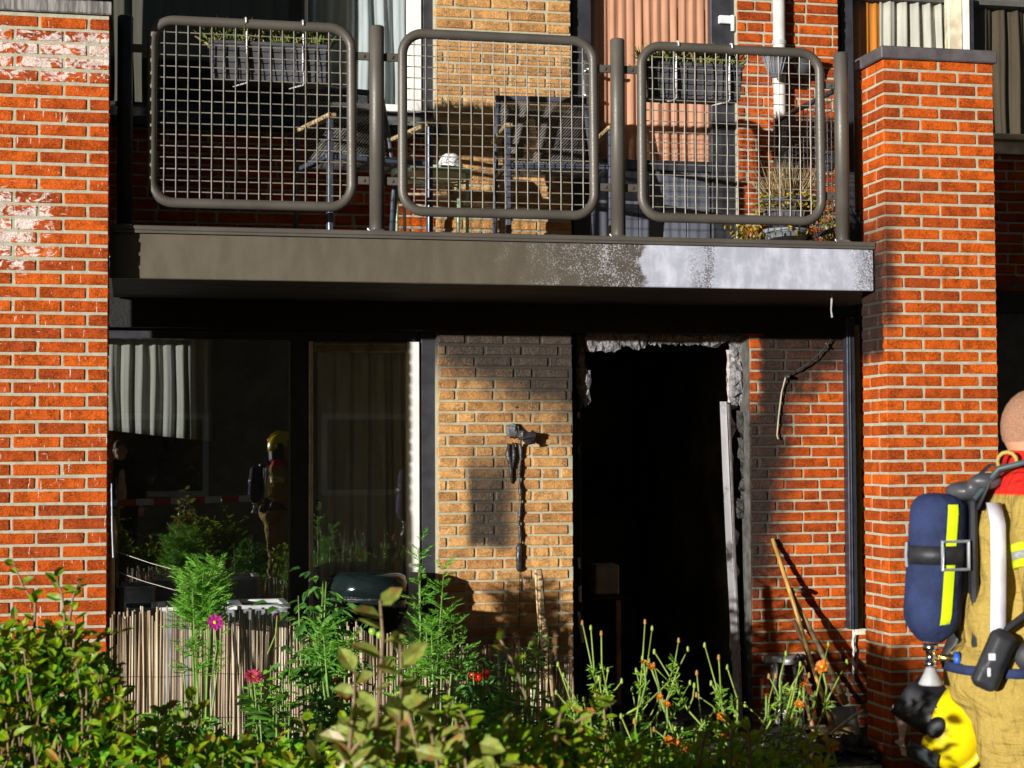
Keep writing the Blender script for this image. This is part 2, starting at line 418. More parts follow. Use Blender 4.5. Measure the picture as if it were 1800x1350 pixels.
# lintel / slab bands, rooms
MB().box((-3.2, BW+.012, WZ), (4.6, BW+.3, DZ-.03)).build('lintel', BLK, house)
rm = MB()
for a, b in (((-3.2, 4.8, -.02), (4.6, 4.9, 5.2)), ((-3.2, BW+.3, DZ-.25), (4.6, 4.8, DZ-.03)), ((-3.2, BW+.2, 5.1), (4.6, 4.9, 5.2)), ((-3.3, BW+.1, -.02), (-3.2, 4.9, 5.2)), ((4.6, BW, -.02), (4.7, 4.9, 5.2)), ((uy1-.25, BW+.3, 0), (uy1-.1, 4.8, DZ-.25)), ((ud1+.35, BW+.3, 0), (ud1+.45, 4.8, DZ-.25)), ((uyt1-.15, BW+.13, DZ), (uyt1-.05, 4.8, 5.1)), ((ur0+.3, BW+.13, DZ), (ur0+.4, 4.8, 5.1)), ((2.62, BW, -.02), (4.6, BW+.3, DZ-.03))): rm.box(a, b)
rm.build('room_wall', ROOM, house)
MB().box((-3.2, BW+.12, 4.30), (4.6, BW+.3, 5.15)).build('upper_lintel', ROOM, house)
MB().box((uy1-.1, BW+.3, -.02), (ud1+.35, 4.78, .02)).build('burnt_floor', BLK, house)
BURN = pm('burnt plaster', (.14, .12, .10), .85, var=.7, sc=2.2, bump=.6, bd=.02)
bw = MB(); bw.box((uy1-.098, BW+.31, .02), (uy1-.06, 4.75, DZ-.255)); bw.box((ud1+.30, BW+.31, .02), (ud1+.348, 4.75, DZ-.255)); bw.box((uy1-.06, 4.70, .02), (ud1+.30, 4.75, DZ-.255)); bw.box((uy1-.06, BW+.31, DZ-.30), (ud1+.30, 4.70, DZ-.26))
bw.build('burnt_room_lining', BURN, house)
tag(house.children[-1], 'soot blackened lining of the burnt room')
# ---- ground floor window
FV = BW+.10                                      # window frame face
def bar(x0, x1, y0, y1, v, d, name, mat, parent, ch=.004, xz=None):
    a, b = P(x0, y1 if xz is None else xz, v), P(x1, y1 if xz is None else xz, v); zt, zb = P((x0+x1)/2, y0, v).z, P((x0+x1)/2, y1, v).z
    return MB().box((a.x, v, zb), (b.x, v+d, zt), ch).build(name, mat, parent)
zg0 = .10; ztop = WZ
win = MB().box((-2.6, FV, zg0-.06), (uy0-.003, FV+.07, zg0), .004).build('window', DK, house)
tag(win, 'dark framed ground floor window with a white casement edge')
def vbar(x0, x1, v, d, name, mat, parent, z0=zg0, z1=ztop, ch=.004, yr=800):
    a, b = P(x0, yr, v).x, P(x1, yr, v).x
    return MB().box((a, v, z0), (b, v+d, z1), ch).build(name, mat, parent)
vbar(741, 769, FV, .07, 'frame_post', DK, win)
vbar(509, 541, FV+.005, .07, 'mullion', DK, win)
MB().box((-2.6, FV+.003, ztop-.055), (uy0-.11, FV+.068, ztop-.002), .004).build('head_rail', DK, win)
# tilted casement
c0, c1 = P(543, 800, FV).x, P(739, 800, FV).x
cas = MB()
cas.box((c0, FV-.015, zg0+.01), (c0+.022, FV+.05, ztop-.06), .004); cas.build('casement_stile', pm('casement edge paint', (.45, .37, .31), .45, bump=.05), win)
vbar(716, 738, FV-.012, .055, 'casement_stile', WH, win, zg0+.01, ztop-.06)
MB().box((c0+.024, FV-.01, ztop-.115), (P(715, 800, FV).x, FV+.045, ztop-.062), .004).build('casement_rail', pm('casement top paint', (.20, .17, .11), .45), win)
vt = MB(); zv = Zp(612, 640, FV)
vt.box((c0+.024, FV-.005, zv-.022), (P(714, 800, FV).x, FV+.05, zv+.012), .004); vt.tube([(c0+.03, FV-.02, zv+.022), (P(713, 800, FV).x, FV-.02, zv+.022)], .006, 8)
vt.build('ventilation_grille', pm('vent aluminium', (.35, .34, .30), .35, .6), win)
MB().box((c0+.02, FV+.02, zg0), (P(716, 800, FV).x, FV+.026, zv)).build('pane', GLASS, win)
MB().box((-2.6, FV+.03, zg0), (P(509, 800, FV).x, FV+.036, ztop-.05)).build('pane', GLASS, win)
# curtains inside
def curtain(name, u0, u1, z0, z1, v, col, label, amp=.03, pitch=.09, slant=0., mat=None, group=None):
    m_ = MB(); nx = int((u1-u0)/.008)+2; nz = 14; vs = []
    ph = random.random()*6
    for j in range(nz+1):
        for i in range(nx+1):
            t = i/nx; u = u0+(u1-u0)*t; zb = z0+slant*t; zz = zb+(z1-zb)*j/nz
            a = amp*(.55+.45*(1-j/nz))
            y = v+a*math.sin(2*math.pi*u/pitch+ph+.8*math.sin(5*u+ph))+.4*a*math.sin(2*math.pi*u/pitch*2.3+1+.6*j/nz)
            vs.append((u+.2*a*math.sin(j*.4+i*.1), y, zz))
    m_.add(vs, [(j*(nx+1)+i, j*(nx+1)+i+1, (j+1)*(nx+1)+i+1, (j+1)*(nx+1)+i) for j in range(nz) for i in range(nx)])
    o = m_.build(name, mat or clothmat(name+' cloth', col), None, True); sm = o.modifiers.new('t', 'SOLIDIFY'); sm.thickness = .002
    return tag(o, label, 'curtain', group)
def clothmat(name, col, tr=.3):
    n = NB(name); f = n.noise(n.map(n.obj(), (8, 8, 1.5)), 2., 4); c = n.mix(n.ss(f, .3, .7), tuple(q*.82 for q in col), col); n.fin(c, .9, 0, .1); n.bump(n.noise(n.obj(), 400., 2), .2, .002)
    t = n.n('ShaderNodeBsdfTranslucent'); n.set(t.inputs[0], c); mx = n.n('ShaderNodeMixShader'); mx.inputs[0].default_value = tr
    n.t.links.new(n.b.outputs[0], mx.inputs[1]); n.t.links.new(t.outputs[0], mx.inputs[2]); n.t.links.new(mx.outputs[0], n.out.inputs[0]); return n.m
CV = BW+.28
curtain('net_curtain', P(150, 700, CV).x, P(372, 700, CV).x, Zp(752, 200, CV), Zp(560, 200, CV), CV, (.46, .46, .41), 'short white net curtain with a slanting hem behind the big ground floor pane', .022, .075, slant=Zp(776, 370, CV)-Zp(752, 200, CV))
curtain('long_curtain', P(560, 700, CV).x, P(728, 700, CV).x, .38, Zp(560, 200, CV), CV+.02, (.86, .84, .72), 'long grey curtain hanging behind the narrow casement of the ground floor window', .03, .11)
# ---- upper left window with white casement
UV = BW+.09; zu0 = Zp(196, 720, UV); zu1 = 4.32
win2 = MB().box((-2.6, UV, zu0-.03), (uyt0-.004, UV+.07, zu0-.002), .004).build('window', DK, house)
tag(win2, 'upper floor window with white inner frame beside the yellow bricks')
def ubar(x0, x1, v, d, name, mat, parent, y=100, z0=None, z1=None):
    a, b = P(x0, y, v).x, P(x1, y, v).x
    return MB().box((a, v, zu0 if z0 is None else z0), (b, v+d, zu1 if z1 is None else z1), .003).build(name, mat, parent)
ubar(744, 765, UV-.002, .07, 'frame_post', DK, win2); ubar(716, 741, UV+.01, .05, 'casement_stile', WH, win2)
MB().box((P(540, 100, UV).x, UV+.012, zu0), (P(715.5, 100, UV).x, UV+.058, zu0+.04), .003).build('casement_rail', WH, win2)
ubar(508, 533, UV-.001, .07, 'mullion', DK, win2); ubar(535, 541, UV+.01, .05, 'casement_stile', WH, win2)
MB().box((P(541, 100, UV).x, UV+.03, zu0+.04), (P(716, 100, UV).x, UV+.036, zu1)).build('pane', GLASS2, win2)
MB().box((-2.55, UV+.03, zu0), (P(508, 100, UV).x, UV+.036, zu1)).build('pane', GLASS2, win2)
sill = MB(); zsa, zsb = Zp(197, 720, BW), zs
a, b = -2.5, P(776, 230, BW-.08).x
sill.add([(a, UV, zsa), (b, UV, zsa), (b, BW-.09, zsb+.045), (a, BW-.09, zsb+.045), (a, UV, zsb+.002), (b, UV, zsb+.002), (b, BW-.09, zsb+.002), (a, BW-.09, zsb+.002)], [(0, 1, 2, 3), (3, 2, 6, 7), (4, 7, 6, 5), (0, 3, 7, 4), (1, 5, 6, 2), (0, 4, 5, 1)])
sill.build('sill', pm('dark glazed sill', (.035, .037, .045), .3, var=.2, bump=.1), win2)
CU = BW+.24
curtain('pale_curtain', P(540, 100, CU).x, P(722, 100, CU).x, zu0-.05, 4.3, CU, (.58, .62, .63), 'pale blue grey curtain behind the white framed upper window', .028, .10)
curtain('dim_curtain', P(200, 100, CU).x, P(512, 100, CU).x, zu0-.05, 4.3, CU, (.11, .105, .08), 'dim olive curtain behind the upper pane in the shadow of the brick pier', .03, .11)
# ---- balcony door
DV = BW+.05; d0, d1 = P(1006, 200, DV).x, P(1296, 200, DV).x
door = MB().box((d0, DV, DZ), (P(1040, 200, DV).x, DV+.06, 4.33), .004).build('balcony_door', DK, house)
tag(door, 'dark balcony door with a tall pane over a panelled lower half')
MB().box((P(1251, 200, DV).x, DV, DZ), (d1, DV+.06, 4.33), .004).build('door_stile', DK, door)
zr = Zp(281, 1150, DV)
MB().box((P(1040, 200, DV).x, DV+.002, zr-.06), (P(1251, 200, DV).x, DV+.058, zr), .004).build('door_rail', DK, door)
PAN = pm('grey blue door panel', (.10, .105, .13), .45, var=.2, sc=4, bump=.05)
ua, ub = P(1040, 350, DV).x, P(1251, 350, DV).x
for i in range(5):
    a = ua+(ub-ua)*i/5; MB().box((a+.002, DV+.02, DZ+.06), (a+(ub-ua)/5-.002, DV+.045, zr-.062), .004).build('board', PAN, door)
MB().box((ua, DV+.004, DZ), (ub, DV+.056, DZ+.058), .004).build('door_rail', DK, door)
MB().box((ua, DV+.025, zr), (ub, DV+.031, 4.33)).build('pane', GLASS2, door)
hd = MB(); hx = P(1028, 150, DV).x; za, zb = Zp(106, 1028, DV), Zp(184, 1028, DV)
hd.box((hx-.02, DV-.012, zb), (hx+.02, DV, za), .006); hd.tube([(hx, DV-.01, za-.06), (hx, DV-.05, za-.06), (hx+.11, DV-.055, za-.06)], .011, 10); hd.lathe([(.012, 0), (.012, .02)], 12, M=Matrix.Translation((hx, DV-.012, zb+.05)) @ Matrix.Rotation(R(90), 4, 'X'))
STEEL = pm('brushed steel', (.55, .55, .55), .3, .9, var=.1, bump=.03)
hd.build('handle', STEEL, door, True)
hg = MB(); za, zb = Zp(29, 1275, DV), Zp(43, 1275, DV); hg.box((P(1262, 40, DV).x, DV-.03, zb), (P(1290, 40, DV).x, DV, za), .004); hg.tube([(P(1288, 40, DV-.03).x, DV-.03, Zp(57, 1288, DV)), (P(1288, 40, DV-.03).x, DV-.03, za)], .012, 10)
hg.build('hinge', pm('hinge cover', (.6, .6, .58), .4), door)
CD = DV+.10
curtain('peach_curtain', ua-.02, ub+.02, DZ+.02, 4.3, CD, (.82, .43, .27), 'peach coloured curtain with narrow folds behind the balcony door', .011, .055)
# ---- upper right window above the pillar
XV = BW+.06; x0 = P(1478, 60, XV).x
win3 = MB().box((x0, XV, DZ+.3), (P(1500, 60, XV).x, XV+.07, 4.33), .004).build('window', DK, house)
tag(win3, 'upper window showing above the dark coping of the pillar')
MB().box((P(1668, 60, XV).x, XV+.002, DZ+.3), (P(1692, 60, XV).x, XV+.06, 4.33), .004).build('casement_stile', pm('cream frame', (.70, .60, .42), .45), win3)
MB().box((P(1694, 60, XV).x, XV-.01, DZ+.3), (P(1704, 60, XV).x, XV+.06, 4.33), .004).build('casement_stile', WH, win3)
MB().box((P(1500, 60, XV).x, XV+.02, DZ+.34), (P(1668, 60, XV).x, XV+.026, 4.33)).build('pane', GLASS2, win3)
MB().box((x0, XV-.002, DZ+.0), (3.6, XV+.09, DZ+.34)).build('apron', DK, win3)
CX = XV+.1
curtain('orange_curtain', P(1500, 60, CX).x, P(1552, 60, CX).x, DZ+.3, 4.3, CX+.03, (.85, .32, .05), 'narrow orange curtain at the edge of the window above the pillar', .012, .06)
curtain('white_curtain', P(1548, 60, CX).x, P(1668, 60, CX).x, DZ+.3, 4.3, CX, (.74, .71, .62), 'white curtain bunched in the window above the pillar coping', .03, .085)
# ---- neighbour's part right of the pillar
NV = 1.3
nx0, nx1 = P(1706, 150, NV).x, 4.4
win4 = MB().box((nx0, NV+.06, Zp(232, 1775, NV)), (nx0+.06, NV+.13, 4.33), .004).build('window', DK, house)
tag(win4, 'neighbouring upper window with dim brown curtains')
MB().box((nx0+.06, NV+.08, Zp(232, 1775, NV)), (nx1, NV+.086, 4.33)).build('pane', GLASS2, win4)
sa, sb = Zp(238, 1775, NV), Zp(272, 1775, NV); sl_ = MB(); sl_.box((nx0, NV-.06, sa-.035), (nx1, NV+.058, sa), .004); sl_.box((nx0, NV-.02, sb), (nx1, NV+.05, sa-.037), .004); sl_.build('sill', pm('cream sill', (.66, .60, .46), .5), win4)
curtain('brown_curtain', nx0+.08, nx0+.75, sa-.02, 4.3, NV+.2, (.12, .09, .06), 'dim brown curtain behind the neighbouring upper window', .03, .10)
wall(house, P(1700, 400, NV).x, P(1700, 400, NV).x+.95, Zp(512, 1775, NV), sb-.003, Zp(300, 1775, NV), B_RED, M_RED, v=NV, thick=.10)
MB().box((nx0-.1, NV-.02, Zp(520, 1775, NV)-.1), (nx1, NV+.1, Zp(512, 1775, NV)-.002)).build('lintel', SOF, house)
# ---- burnt doorway
CHAR = pm('charred timber', (.030, .027, .026), .45, var=.6, sc=25, bump=1., bsc=45, bd=.02); ASH = pm('ash grey char', (.20, .19, .195), .75, var=.5, sc=40, bump=1., bsc=70, bd=.015)
def chunk(mb, c, d, n=1):
    for _ in range(n):
        M_ = Matrix.Translation(Vector(c)) @ Matrix.Rotation(random.uniform(-.25, .25), 4, 'Y') @ Matrix.Rotation(random.uniform(-.4, .4), 4, 'Z') @ Matrix.Rotation(random.uniform(-.3, .3), 4, 'X')
        mb.box(tuple(-q/2 for q in d), tuple(q/2 for q in d), min(d)*.22, min(d)*.16, M_)
BV = BW+.16
bdoor = MB().box((uy1+.002, BV, 0), (P(1019, 900, BV).x+.012, BV+.10, WZ-.004), .006).build('burnt_door_frame', BLK, house)
tag(bdoor, 'charred frame of the burnt out doorway')
MB().box((P(1290, 900, BV).x, BV, 0), (ud1-.002, BV+.10, WZ-.004), .006).build('jamb', BLK, bdoor)
ug, uh = P(1030, 600, BV-.02).x, P(1296, 600, BV-.02).x
def slabchar(u0, u1, zt, hl, hr, v, mat, parent, name='char_lump', nu=7, nz=6):
    vs = []
    for j in range(nz):
        for i in range(nu):
            t = i/(nu-1); hh = (hl+(hr-hl)*t)*random.uniform(.85, 1.12)
            vs.append((u0+(u1-u0)*t+random.uniform(-.003, .003), v-.02*math.sin(math.pi*(j+.5)/nz)*math.sin(math.pi*(i+.5)/nu)**.5+random.uniform(-.010, .010), zt-hh*j/(nz-1)+random.uniform(-.003, .003)))
    o = MB().add(vs, [(j*nu+i, j*nu+i+1, (j+1)*nu+i+1, (j+1)*nu+i) for j in range(nz-1) for i in range(nu-1)]).build(name, mat, parent); o.modifiers.new('t', 'SOLIDIFY').thickness = .03; return o
u = ug; zc = Zp(588, 1160, BV)
while u < uh:
    w_ = random.uniform(.03, .14); t = (u-ug)/(uh-ug); hh = .088-.045*t
    slabchar(u, min(u+w_, uh), zc+.004, hh*random.uniform(.8, 1.15), hh*random.uniform(.8, 1.15), BV-.012, ASH, bdoor, nu=max(3, int(w_/.014))); u += w_+random.uniform(-.004, .004)
for (x, y0, y1, w_) in ((1019, 590, 625, 14), (1020, 622, 660, 13), (1023, 655, 708, 17), (1289, 592, 640, 20), (1302, 592, 650, 9), (1290, 640, 690, 18), (1301, 650, 712, 13), (1287, 660, 715, 16), (1303, 725, 770, 8), (1304, 772, 830, 8), (1305, 832, 872, 7), (1297, 880, 908, 22)):
    a = P(x, y0, BV-.015); b = P(x, y1, BV-.015); slabchar(a.x-w_/610., a.x+w_/610., a.z+.005, a.z-b.z+.01, a.z-b.z+.01, BV-.02, ASH if y0 < 700 else CHAR, bdoor, nu=4, nz=8)
FLK = pm('blistered pale paint', (.52, .47, .44), .6, var=.3, sc=30, bump=.5, dirt=(.05, .04, .04))
mb = MB(); prev = None; vs = []
for i in range(36):
    t = i/35; y = 615+(1210-615)*t; xl = 1278+10*t+(2 if i % 2 else 0); wd = 9+5*math.sin(i*1.7)+3*math.sin(i*4.1)
    if .25 < t < .5: wd *= .6
    a, b = P(xl, y, BV-.03), P(xl+max(wd, 2.5), y, BV-.03); vs += [a, b, (b.x, BV-.012, b.z), (a.x, BV-.012, a.z)]
fs = []
for i in range(35):
    for k in range(4): fs.append((i*4+k, i*4+(k+1) % 4, (i+1)*4+(k+1) % 4, (i+1)*4+k))
fs += [(0, 1, 2, 3), (35*4+3, 35*4+2, 35*4+1, 35*4)]
mb.add(vs, fs).build('blistered_strip', FLK, bdoor)
for x, y0, y1 in ((1017, 785, 805), (1018, 980, 1000), (1019, 1030, 1058), (1020, 1075, 1130), (1017, 725, 735)):
    a, b = P(x, y0, BV-.01), P(x, y1, BV-.01); mb = MB(); chunk(mb, (a+b)/2, (.014, .02, a.z-b.z)); mb.build('paint_flake', FLK, bdoor)
yell = pm('scorched timber', (.38, .22, .06), .7)
for x, y0, y1 in ((1300, 625, 640), (1305, 722, 728), (1305, 745, 772), (1305, 800, 810), (1306, 828, 834), (1306, 845, 852)):
    a, b = P(x, y0, BV-.02), P(x, y1, BV-.02); mb = MB(); chunk(mb, (a+b)/2, (.013, .02, a.z-b.z)); mb.build('scorched_splinter', yell, bdoor)
MB().box((ud1-.005, BW+.002, 0), (ud1-.001, BV-.002, WZ-.003)).build('sooty_reveal', pm('sooty mortar edge', (.075, .072, .062), .9, var=.4, sc=15, bump=.6, bd=.006), bdoor)
# aluminium strip leaning in the doorway
AL = pm('smoked aluminium', (.46, .45, .46), .45, .25, var=.3, sc=5, bump=.1, dirt=(.04, .035, .035), aniso=(1, 1, .15))
st = thing('metal_strip', 'bent aluminium door profile leaning in the burnt doorway', 'metal strip')
def strip(pts, w_, d, name, mat, parent):
    vs = []
    for p in pts: vs += [p+Vector((-w_/2, -d/2, 0)), p+Vector((w_/2, -d/2, 0)), p+Vector((w_/2, d/2, 0)), p+Vector((-w_/2, d/2, 0))]
    fs = [(i*4+k, i*4+(k+1) % 4, (i+1)*4+(k+1) % 4, (i+1)*4+k) for i in range(len(pts)-1) for k in range(4)]; L = (len(pts)-1)*4
    return MB().add(vs, fs+[(0, 1, 2, 3), (L+3, L+2, L+1, L)]).build(name, mat, parent)
SV = BV-.06
strip([P(1271, 706, SV), P(1276, 830, SV), P(1283, 980, SV), P(1292, 1150, SV-.02), P(1297, 1300, SV-.05)], .034, .018, 'profile', AL, st)
strip([P(1280, 710, SV-.012), P(1286, 850, SV-.012), P(1292, 1000, SV-.012), P(1299, 1150, SV-.03), P(1304, 1280, SV-.06)], .010, .022, 'lip', STEEL, st)
wv = MB(); a = P(1307, 905, BV-.03); wv.tube([a, P(1310, 920, BV-.05), P(1316, 930, BV-.09), P(1324, 938, BV-.12)], .004, 6); wv.tube([a, P(1309, 918, BV-.06), P(1317, 934, BV-.11), P(1322, 940, BV-.13)], .003, 6)
tag(wv.build('torn_cable', pm('pale cable sheath', (.45, .42, .25), .5)), 'torn pale cable end sticking out of the charred door jamb', 'cable')
# things faintly seen in the burnt room
it = thing('burnt_post', 'faint rusty post standing inside the burnt room', 'post'); a = P(1088, 1200, 2.3)
RUST = pm('scorched rust', (.40, .18, .10), .6, .2, var=.4)
MB().box((a.x-.015, 2.3, .02), (a.x+.015, 2.33, P(1088, 1055, 2.3).z), .003).build('shaft', RUST, it)
MB().box((P(1040, 1100, 2.3).x, 2.3, P(1088, 1055, 2.3).z+.001), (P(1100, 1100, 2.3).x, 2.5, P(1088, 1048, 2.3).z), .004).build('shelf', BLK, it)
bx = MB(); a, b = P(1046, 1047, 2.38), P(1088, 992, 2.38); bx.box((a.x, 2.36, a.z+.004), (b.x, 2.5, b.z), .01, .004); tag(bx.build('scorched_box', pm('scorched cardboard', (.34, .26, .20), .9)), 'scorched box standing on the shelf in the burnt room', 'box')

# ------------------------------------------------------------------ balcony
n = NB('fascia paint burnt to white'); p = n.pos(); X = n.xyz(p); f1 = n.noise(p, 9., 6, .65, .4); f2 = n.noise(p, 130., 4, .7); f3 = n.noise(n.map(p, (1, 1, .35)), 14., 5, .6)
ue = P(1130, 460, .12).x; us = P(960, 460, .12).x
wm = n.ss(n.add(X[0], n.mul(n.add(f1, -.5), .28)), ue-.03, ue+.02)
spk = n.mul(n.mul(n.ss(n.add(X[0], n.mul(n.add(f1, -.5), .9)), us-.35, ue), n.ss(n.add(f2, n.mul(n.add(f1, -.5), .5)), .52, .62)), .8)
sm_ = n.mul(n.mul(n.ss(X[0], P(1190, 460, .12).x, P(1240, 460, .12).x), n.ss(X[0], P(1275, 460, .12).x, P(1245, 460, .12).x)), n.ss(n.add(n.mul(f2, .6), n.mul(f3, .5)), .52, .62))
em = n.mul(n.ss(n.add(X[0], n.mul(n.add(f3, -.5), .25)), P(1480, 460, .12).x, P(1530, 460, .12).x), n.ss(f2, .42, .58))
base = n.mix(n.ss(f3, .3, .7), (.092, .076, .054), (.115, .096, .070)); base = n.mix(n.mul(n.ss(X[0], us-.3, ue), .5), base, (.05, .045, .045))
c = n.mix(spk, base, (.45, .43, .45)); wc = n.mix(n.ss(n.add(n.mul(f3, .6), n.mul(f1, .5)), .45, .7), (.34, .35, .41), (.52, .53, .61)); c = n.mix(wm, c, wc); c = n.mix(n.math('MAXIMUM', n.mul(sm_, .85), n.mul(em, .9)), c, (.07, .065, .065))
n.bump(n.add(n.mul(f2, .7), wm), .25, .003); FASC = n.fin(c, n.mix(wm, (.42, .42, .42), (.6, .6, .6)), 0, .4)
n = NB('railing grey paint'); o = n.pos(); f = n.noise(o, 260., 3); f1 = n.noise(o, 5., 4); RAIL = n.fin(n.mix(n.ss(f1, .3, .7), (.080, .070, .058), (.105, .093, .077)), n.ss(f, .3, .7, .36, .55), .15, .45); n.bump(f, .25, .002)
FVv = .125
bal = thing('balcony', 'grey steel balcony whose front edge is burnt to bare white at one end', 'balcony')
MB().box((LX+.004, FVv, 2.418), (RX0-.008, FVv+.03, 2.640), .004).build('fascia', FASC, bal)
tr = MB(); tr.box((LX+.004, FVv-.022, 2.644), (RX0-.004, FVv+.10, 2.668), .004); tr.box((LX+.006, FVv-.02, 2.632), (RX0-.006, FVv-.012, 2.6435)); tr.build('edge_trim', RAIL, bal)
n = NB('deck concrete'); f = n.noise(n.pos(), 20., 5); DECK = n.fin(n.mix(f, (.12, .115, .10), (.25, .24, .21)), .85)
MB().box((LX+.01, FVv+.031, 2.46), (RX0+.30, BW-.012, 2.662)).build('deck', DECK, bal)
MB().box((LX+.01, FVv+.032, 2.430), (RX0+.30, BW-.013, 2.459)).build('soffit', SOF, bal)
RV = .19
def rrect(u0, u1, z0, z1, r, v, k=7):
    pts = []
    for (cx, cz, a0) in ((u1-r, z1-r, 0), (u0+r, z1-r, 90), (u0+r, z0+r, 180), (u1-r, z0+r, 270)):
        for i in range(k+1):
            a = R(a0+90*i/k); pts.append((cx+r*math.cos(a), v, cz+r*math.sin(a)))
    return pts
WIRE = pm('galvanised wire painted grey', (.30, .275, .23), .4, .3, var=.15, bump=0)
tr_ = .0245
def panel(x0, x1, y0, y1):
    xm = (x0+x1)/2; ym = (y0+y1)/2
    u0, u1 = P(x0, ym, RV).x+tr_, P(x1, ym, RV).x-tr_; z1, z0 = P(xm, y0, RV).z-tr_, P(xm, y1, RV).z+tr_
    fr = MB().tube(rrect(u0, u1, z0, z1, .105, RV), tr_, 12, closed=True).build('railing_panel', RAIL, bal, True)
    wm_ = MB(); nx = round((u1-u0)/.0562); nz = round((z1-z0)/.0560); r = .0026; rc = .105
    def inset(c, lo, hi):
        d = min(c-lo, hi-c); return 0 if d >= rc else rc-math.sqrt(max(rc*rc-(rc-d)**2, 0))
    for i in range(1, nx):
        u = u0+(u1-u0)*i/nx; q = inset(u, u0, u1); a = z0+q; b = z1-q; K = 10
        wm_.tube([(u+random.uniform(-.0008, .0008), RV-.003+.003*math.sin(k*2.1+i), a+(b-a)*k/K) for k in range(K+1)], r, 5)
    for j in range(1, nz):
        z = z0+(z1-z0)*j/nz; q = inset(z, z0, z1); a = u0+q; b = u1-q
        wm_.tube([(a, RV+.003, z), ((a+b)/2, RV+.003, z+random.uniform(-.001, .001)), (b, RV+.003, z)], r, 5)
    wm_.build('wire_mesh', WIRE, fr); return u0-tr_, u1+tr_, z0, z1
ps = [panel(258, 627, 34, 369), panel(699, 1052, 57, 384), panel(1120, 1450, 79, 394)]
def post(x0, x1, y0, v=RV, mat=RAIL):
    xm = (x0+x1)/2; u = P(xm, 250, v).x; z1 = P(xm, y0, v).z; r = .037
    o = MB().lathe([(r, 2.668), (r, z1-.006), (r-.006, z1)], 20, (u, v, 0)).build('post', mat, bal, True)
    for p in o.data.polygons:
        if len(p.vertices) > 4: p.use_smooth = False
    f = MB(); f.lathe([(.052, 2.6685), (.052, 2.674), (r+.002, 2.676), (r+.002, 2.682)], 20, (u, v, 0)); f.lathe([(.009, 2.676), (.009, 2.690)], 8, (u-.043, v-.012, 0)); f.build('foot_ring', STEEL, o, True); return u
pu = [post(649, 676, 46), post(1073, 1099, 69), post(1467, 1492, 93)]
post(206, 233, 28, .22, DK)  # post in the pier's shadow, its shade put into the dark paint
def brk(ua, ub, z):
    b = MB(); b.box((ua, RV-.006, z-.02), (ub, RV+.006, z+.02), .003); b.lathe([(.009, 0), (.009, .006)], 8, M=Matrix.Translation(((ua+ub)/2, RV-.006, z)) @ Matrix.Rotation(R(90), 4, 'X')); b.build('bracket', RAIL, bal)
for i, (a, b) in enumerate(((0, 1), (1, 2))):
    for yy in ((100, 318), (122, 330))[i]:
        z = P(pu[i] and (663, 1086)[i], yy, RV).z; brk(ps[a][1]-.004, pu[i]-.036, z); brk(pu[i]+.036, ps[b][0]+.004, z)
for yy in (150, 345): brk(ps[2][1]-.004, pu[2]-.036, P(1460, yy, RV).z)
brk(P(233, 85, RV).x-.012, ps[0][0]+.004, P(245, 85, RV).z)
MB().box((-2.02, .32, 2.664), (-1.99, 1.285, 4.4), .004).build('added_sun_block', DK, bal)  # panel added to keep the sun off the upper left wall
# side return at the pillar
sd = MB(); us_ = pu[2]+.02; za, zb = 2.76, P(1480, 150, RV).z
sd.tube([(us_, .26+.9*math.cos(a)*0+y, z) for a, y, z in ((0, 0, za), (0, 0, zb), (0, .9, zb), (0, .9, za))], .018, 10, closed=True)
side = sd.build('railing_panel', DK, bal, True); wm_ = MB()
for i in range(1, 16): wm_.tube([(us_, .26+.9*i/16, za), (us_, .26+.9*i/16, zb)], .0026, 5)
for i in range(1, 15): z = za+(zb-za)*i/15; wm_.tube([(us_, .26, z), (us_, 1.16, z)], .0026, 5)
wm_.build('wire_mesh', DK, side)

# ------------------------------------------------------------------ leaves
def leafmesh(specs, fold=.25, bend=.15):
    """specs: rows of (pos3, dir3, side-normal3, length, width); six triangles a leaf"""
    A = np.array([np.concatenate((s[0], s[1], s[2], [s[3], s[4]])) for s in specs]); p, d, nn, L, W = A[:, :3], A[:, 3:6], A[:, 6:9], A[:, 9:10], A[:, 10:11]
    d = d/np.linalg.norm(d, axis=1, keepdims=True); sd = np.cross(d, nn); sd /= (np.linalg.norm(sd, axis=1, keepdims=True)+1e-9); nn = np.cross(sd, d)
    def q(t, w_, h): return p+d*L*t+sd*W*w_+nn*(W*h*fold*2-L*bend*t*t)
    V = np.stack([q(0, 0, 0), q(.5, 0, -.3), q(1, 0, 0), q(.28, .45, .3), q(.68, .40, .3), q(.28, -.45, .3), q(.68, -.40, .3)], 1)
    F = np.array([(0, 1, 3), (3, 1, 4), (4, 1, 2), (0, 5, 1), (5, 6, 1), (6, 2, 1)]); N = len(A)
    return V.reshape(-1, 3), (F[None]+7*np.arange(N)[:, None, None]).reshape(-1, 3)
def leaves(name, specs, mat, parent=None, kind=None, **k):
    V, F = leafmesh(specs, **k); me = bpy.data.meshes.new(name); me.from_pydata(V.tolist(), [], F.tolist()); me.materials.append(mat); me.update()
    o = link(name, me, parent)
    if kind: o['kind'] = kind
    return o
def rv(): q = RNG.normal(size=3); return q/np.linalg.norm(q)
V3 = lambda *a: np.array(a, float)
GRASSY = leafmat('planter greenery', [(.08, .16, .02), (.24, .34, .04), (.44, .36, .10), (.14, .26, .03)], transl=.2)
STEMG = pm('green stem', (.16, .26, .05), .5, var=.2); STEMB = pm('brown twig', (.22, .15, .08), .7, var=.3)
